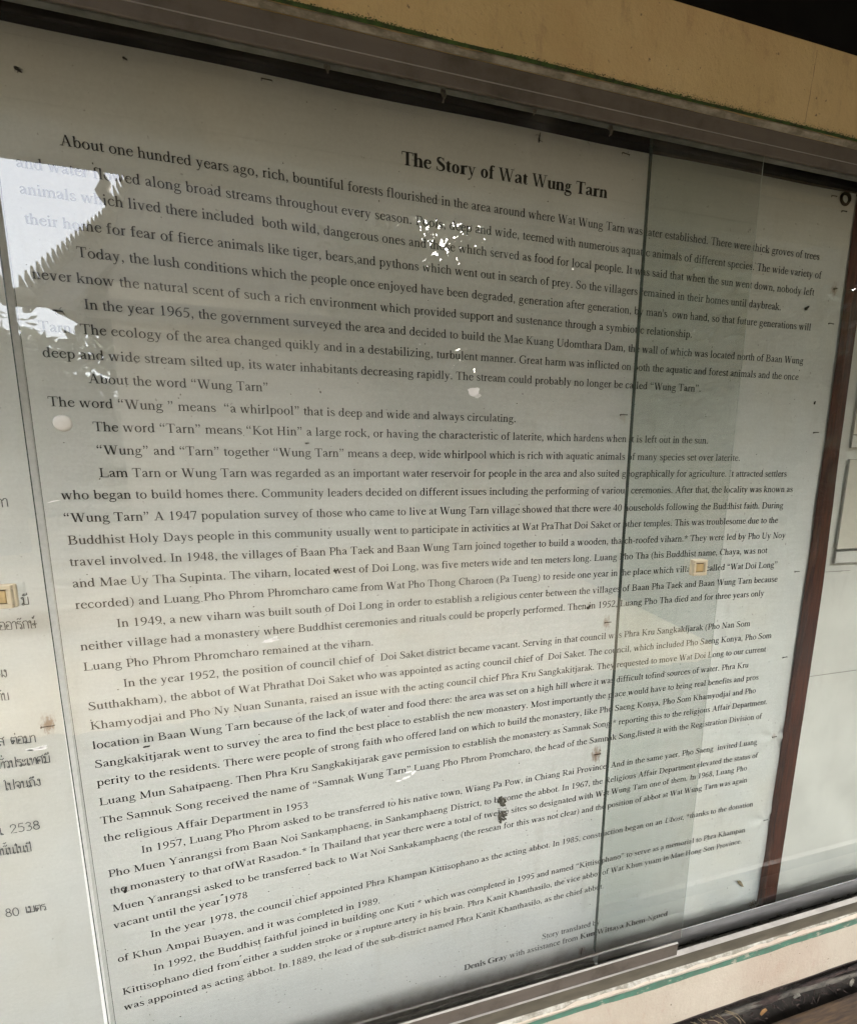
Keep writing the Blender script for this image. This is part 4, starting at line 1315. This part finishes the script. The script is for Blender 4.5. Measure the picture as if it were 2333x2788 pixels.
# ---------------------------------------------------------------- under the bottom beam
so = MB()
xs_, ys_ = np.linspace(-5.0, 9.0, 150), np.linspace(-2.2, -.035, 60)
for y in ys_:
    for x in xs_:
        so.v.append((x, y, -.93 + .10 * max(0, (y + .16) / .12) * (y > -.16) - .34 * max(0.0, -.5 - y) + random.uniform(-.006, .006)))
for j in range(59):
    for i in range(149):
        p = j * 150 + i
        so.f.append((p, p + 1, p + 151, p + 150))
o = so.build("soil_bank", MAT['soil'], smooth=True)
o['kind'] = 'structure'
bars = MB().box(-1.6, 2.8, -.0790, -.0600, -.8120, -.8015)
tag(bars.build("dark_batten", MAT['bark_red'], bevel=.002), "thin dark batten fixed along the underside of the cream beam", "batten")
pts = []
rad = []
for k in range(60):
    x = -.6 + k * .045
    pts.append((x, -.100 + .004 * math.sin(x * 7), -.7865 - .0010 * math.sin(x * 11) - .032))
    rad.append(.0034 * (1 + .16 * math.sin(x * 31) + .12 * math.sin(x * 57 + 1)))
pts = [(p[0], p[1] + .012, p[2]) for p in pts]
tag(MB().tube(pts, rad, 10, .30).build("dry_branch", MAT['bark'], smooth=True), "long grey dry branch lying parallel to the cream beam", "branch")
pts = [(x, -.086 + .004 * math.sin(x * 5 + 1), -.8170 + .0016 * math.sin(x * 9)) for x in np.linspace(.7, 1.9, 30)]
tag(MB().tube(pts, [.0028 * (1 + .45 * math.sin(i * 1.9)) for i in range(30)], 8, .35).build("dry_branch", MAT['bark_red'], smooth=True), "thin reddish dry branch tucked between cream beam and grey branch", "branch")
pk = MB().box(-.6, 2.6, -.176, -.102, -.846, -.830)
tag(pk.build("old_plank", MAT['plank'], bevel=.004), "worn brown plank lying below the grey branch", "plank")
for (lab, x, z, y, s, mt, a) in (("curled orange brown leaf stuck above the grey branch", 1.1200, -.8130, -.094, .010, 'leaf_dry', .6), ("pale grey flake on the brown branch under the beam", 1.205, -.8085, -.092, .010, 'mud', .2), ("whitish chip at the far right under the beam", 1.345, -.815, -.0955, .010, 'plaster_grey', 1.2)):
    m = MB()
    for k in range(7):
        t2 = k / 6
        wv = s * .42 * math.sin(math.pi * (t2 * .9 + .05))
        cx_, cz = x + s * (t2 - .5) * math.cos(a) * 1.6, z + s * (t2 - .5) * math.sin(a) * 1.6
        m.v += [(cx_ - wv * math.sin(a), y - .001, cz + wv * math.cos(a)), (cx_, y - .0035, cz), (cx_ + wv * math.sin(a), y - .0005, cz - wv * math.cos(a))]
    for k in range(6):
        for j in range(2):
            p, q = 3 * k + j, 3 * k + 3 + j
            m.f.append((p, p + 1, q + 1, q))
    tag(m.build("dry_leaf" if mt == 'leaf_dry' else "debris_flake", MAT[mt], smooth=True), lab, "leaf" if mt == 'leaf_dry' else "flake")
tl = MB()
for i in range(900):
    x = random.uniform(.6, 1.8)
    y = random.uniform(-.098, -.046)
    z = -.836 + random.uniform(0, .020)
    a, b = random.uniform(0, 6.28), random.uniform(-.5, .5)
    L = random.uniform(.003, .016)
    tl.tube([(x, y, z), (x + L * math.cos(a), y + L * .6 * math.sin(a), z + L * b)], [random.uniform(.0005, .0018), .0004], 4)
tg = tl.build("leaf_litter", MAT['bark_red'])
tg['kind'] = 'stuff'
rt = MB()
for i in range(26):
    x = random.uniform(.93, 1.06)
    z = -.806 - random.uniform(.002, .016)
    a = random.uniform(-.5, .9)
    L = random.uniform(.010, .030)
    rt.tube([(x, -.082, z), (x + L * .5 * math.cos(a), -.090, z + L * .5 * math.sin(a)), (x + L * math.cos(a - .5), -.096, z + L * math.sin(a - .5) - .004)], .0005, 4)
tag(rt.build("root_tuft", MAT['straw']), "tangle of fine dry roots under the cream beam's near end", "roots")

# ---------------------------------------------------------------- eave above
ev = thing("roof_eave", "dark boarded underside of the wide roof over the case", "roof", (0.6, -.6, 1.45))
EX0, EX1, ED, EZ, ES = -3.2, 4.4, -1.30, 1.441, .38     # ends, depth and height of the eave edge, pitch
MB().box(EX0, EX1, -.0835, .0600, .8035, .9300).build("wall_plate", MAT['black'], ev, bevel=.002, segs=1)
MB().box(EX0, EX1, .0000, .0500, .9305, 1.9300).build("gable_boarding", MAT['soffit'], ev)
for k in range(9):
    ya, yb = ED + .1442 * k, ED + .1442 * k + .140
    za, zb = EZ + .014 + ES * (ya - ED), EZ + .014 + ES * (yb - ED)
    dz = .003 if k % 2 else 0
    m = MB()
    m.add([(EX0, ya, za + dz), (EX1, ya, za + dz), (EX1, yb, zb + dz), (EX0, yb, zb + dz), (EX0, ya, za + .02), (EX1, ya, za + .02), (EX1, yb, zb + .02), (EX0, yb, zb + .02)], [(0, 3, 2, 1), (4, 5, 6, 7), (0, 1, 5, 4), (1, 2, 6, 5), (2, 3, 7, 6), (3, 0, 4, 7)])
    m.build("soffit_board", MAT['soffit'], ev)
MB().box(EX0, EX1, ED - .030, ED - .006, EZ, EZ + .15).build("fascia_board", MAT['soffit'], ev, bevel=.002, segs=1)
m = MB()
m.add([(EX0, ED - .03, EZ + .035), (EX1, ED - .03, EZ + .035), (EX1, .06, EZ + .56), (EX0, .06, EZ + .56), (EX0, ED - .03, EZ + .045), (EX1, ED - .03, EZ + .045), (EX1, .06, EZ + .57), (EX0, .06, EZ + .57)], [(0, 3, 2, 1), (4, 5, 6, 7), (0, 1, 5, 4), (1, 2, 6, 5), (2, 3, 7, 6), (3, 0, 4, 7)])
m.build("roof_sheet", MAT['soffit'], ev)

# ---------------------------------------------------------------- across the yard: mirrored in the glass
hall = thing("temple_hall", "tall gabled hall with toothed bargeboards mirrored in the glass", "building", (-1.0, -8.5, -1.4))
MB().box(-4.2, 1.4, -10.6, -6.9, -1.39, 3.7).build("wall", MAT['hall_wall'], hall)
def roof(name, x0, x1, yr, zr, ye, ze, th=.12):
    m = MB()
    for s in (1, -1):
        ya, yb = yr, yr + s * (ye - yr)
        m.add([(x0, ya, zr), (x1, ya, zr), (x1, yb, ze), (x0, yb, ze), (x0, ya, zr - th), (x1, ya, zr - th), (x1, yb, ze - th), (x0, yb, ze - th)], [(0, 1, 2, 3), (4, 7, 6, 5), (0, 3, 7, 4), (1, 5, 6, 2), (3, 2, 6, 7)])
    m.add([(x0 + .02, yr, zr - .05), (x0 + .02, ye, ze), (x0 + .02, 2 * yr - ye, ze)], [(0, 1, 2)])
    return m.build(name, MAT['hall_roof'], hall)
rf = roof("front_roof_tier", -4.9, -4.3, -8.64, 5.90, -6.24, 3.00)
roof("main_roof_tier", -4.54, 1.7, -8.90, 7.40, -6.75, 3.10)
def barge(x, yr, zr, ye, ze, nteeth, parent):
    b = MB()
    b.add([(x - .10, yr, zr + .06), (x, yr, zr + .06), (x, ye, ze + .06), (x - .10, ye, ze + .06), (x - .10, yr, zr - .22), (x, yr, zr - .22), (x, ye, ze - .22), (x - .10, ye, ze - .22)], [(0, 1, 2, 3), (4, 7, 6, 5), (0, 3, 7, 4), (1, 5, 6, 2), (3, 2, 6, 7), (0, 4, 5, 1)])
    bo = b.build("bargeboard", MAT['hall_trim'], parent)
    dy, dz = (ye - yr), (ze - zr)
    ln = math.hypot(dy, dz); ny, nz = -dz / ln, dy / ln
    for k in range(nteeth):
        t2 = (k + .5) / nteeth
        y, z = yr + dy * t2, zr + dz * t2 + .05
        MB().tube([(x - .05, y, z), (x - .05, y + ny * .10 + dy / ln * -.02, z + nz * .10 - dz / ln * .02), (x - .05, y + ny * .20 - dy / ln * .10, z + nz * .20 - dz / ln * .10)], [.055, .045, .012], 6).build("roof_tooth", MAT['hall_trim'], bo)
    return bo
barge(-4.9, -8.64, 5.90, -6.24, 3.00, 22, hall)
barge(-4.54, -8.90, 7.40, -6.75, 3.10, 20, hall)
MB().tube([(-4.95, -8.64, 5.75), (-4.98, -8.62, 6.05), (-5.20, -8.60, 6.30), (-5.12, -8.62, 6.52), (-5.22, -8.64, 6.75), (-5.36, -8.66, 6.95)], [.16, .17, .12, .09, .06, .02], 8).build("roof_horn", MAT['hall_trim'], hall, smooth=True)
MB().tube([(-4.95, -6.30, 3.05), (-4.98, -6.02, 2.90), (-5.05, -5.85, 3.15), (-5.15, -5.88, 3.55)], [.14, .15, .11, .02], 8).build("eave_horn", MAT['hall_trim'], hall, smooth=True)

pb = MB().add([(3.6, -13.6, -1.385), (24, -13.6, -1.385), (24, -1.2, -1.385), (3.6, -1.2, -1.385)], [(0, 1, 2, 3)]).build('added_dark_bed', MAT['soil'])  # unseen dark ground added to keep bright paving out of the reflections
pb['kind'] = 'structure'
hw = MB()  # unseen wall added to block the bright horizon in the reflections
hw.box(-34, 34, -14.4, -14.0, -1.39, 1.9).box(-34, 34, -14.5, -13.9, 1.9, 2.1)
tag(hw.build('horizon_blocker', MAT['hall_wall']), 'long added wall hiding the bright horizon behind the trees, mirrored in the glass', 'wall')

def tree(label, x, y, h, cz, rx, rz, nleaf, leaf, seed, clumps=34):
    r = np.random.default_rng(seed)
    t_ = thing("tree", label, "tree", (x, y, -1.4), "trees across the yard")
    tk = MB().tube([(x, y, -1.4), (x + .05, y, h * .3), (x - .08, y + .05, h * .65), (x, y, h)], [.22, .18, .14, .08], 8, .06)
    for k in range(7):
        a = r.uniform(0, 6.28)
        tk.tube([(x, y, h * .55 + .06 * h * k), (x + .5 * rx * math.cos(a), y + .5 * rx * math.sin(a), cz - .1 * rz), (x + .85 * rx * math.cos(a), y + .85 * rx * math.sin(a), cz + .35 * rz)], [.07, .045, .015], 6)
    tk.build("trunk", MAT['trunk'], t_)
    u = r.normal(size=(clumps, 3)); u /= np.linalg.norm(u, axis=1)[:, None]
    u *= r.uniform(.35, 1.0, (clumps, 1)) ** .6
    cc = u * [rx, rx, rz] + [x, y, cz]
    idx = r.integers(0, clumps, nleaf)
    p = cc[idx] + r.normal(size=(nleaf, 3)) * [rx * .16, rx * .16, rz * .14]
    a = r.normal(size=(nleaf, 3)); a /= np.linalg.norm(a, axis=1)[:, None]
    b = np.cross(a, r.normal(size=(nleaf, 3))); b /= np.linalg.norm(b, axis=1)[:, None]
    s = (leaf * r.uniform(.6, 1.3, nleaf))[:, None]
    q = np.stack([p - a * s, p - b * s * .42, p + a * s, p + b * s * .42], 1)
    off = parent_origin(t_)
    quads_mesh("crown", (q - np.array(off)).reshape(-1, 3), MAT['leaf'], t_, kind='stuff')
tree("slender tree with thin top right of the hall, mirrored in the glass", 3.4, -8.4, 4.0, 3.4, 2.0, 2.55, 9000, .13, 21)
tree("leafy tree leaning over the right roof end of the hall, mirrored in the glass", 1.6, -6.6, 3.2, 3.25, 1.7, 1.75, 10500, .10, 28, 60)
tree("broad tree behind the slender one, mirrored in the glass", 5.6, -8.4, 4.6, 3.6, 2.5, 3.2, 34000, .14, 22, 110)
tree("big dark tree at the yard's right side, mirrored in the glass", 8.6, -7.0, 3.8, 2.8, 2.9, 2.9, 34000, .16, 23, 120)
tree("low spreading tree by the case's right end, mirrored in the glass", 9.4, -3.2, 1.6, .8, 2.8, 2.1, 18000, .15, 24, 90)
tree("small bushy tree left of the hall, mirrored in the glass", -6.8, -7.6, 1.8, 1.5, 1.7, 1.75, 11000, .085, 25, 50)
tree("tall dark tree far left of the hall, mirrored in the glass", -12.5, -7.5, 3.0, 2.2, 3.2, 3.0, 7000, .18, 26)

r = np.random.default_rng(31)  # unseen leaf screen added to hide low sky from the reflections
n = 16000
p = np.stack([r.uniform(-30, 30, n), -12.6 + r.normal(0, .45, n), np.zeros(n)], 1)
top = 4.3 + .7 * np.sin(p[:, 0] * 1.3) + .5 * np.sin(p[:, 0] * 3.1 + 1)
p[:, 2] = -1.3 + (top + 1.3) * r.uniform(0, 1, n) ** .8
a = r.normal(size=(n, 3)); a /= np.linalg.norm(a, axis=1)[:, None]
b = np.cross(a, r.normal(size=(n, 3))); b /= np.linalg.norm(b, axis=1)[:, None]
sz = r.uniform(.2, .4, n)[:, None]
hg = quads_mesh("leaf_screen", np.stack([p - a * sz, p - b * sz * .5, p + a * sz, p + b * sz * .5], 1).reshape(-1, 3), MAT['leaf'])
tag(hg, "tall dense leaf screen added to hide low sky, mirrored in the glass", "leaf_screen")
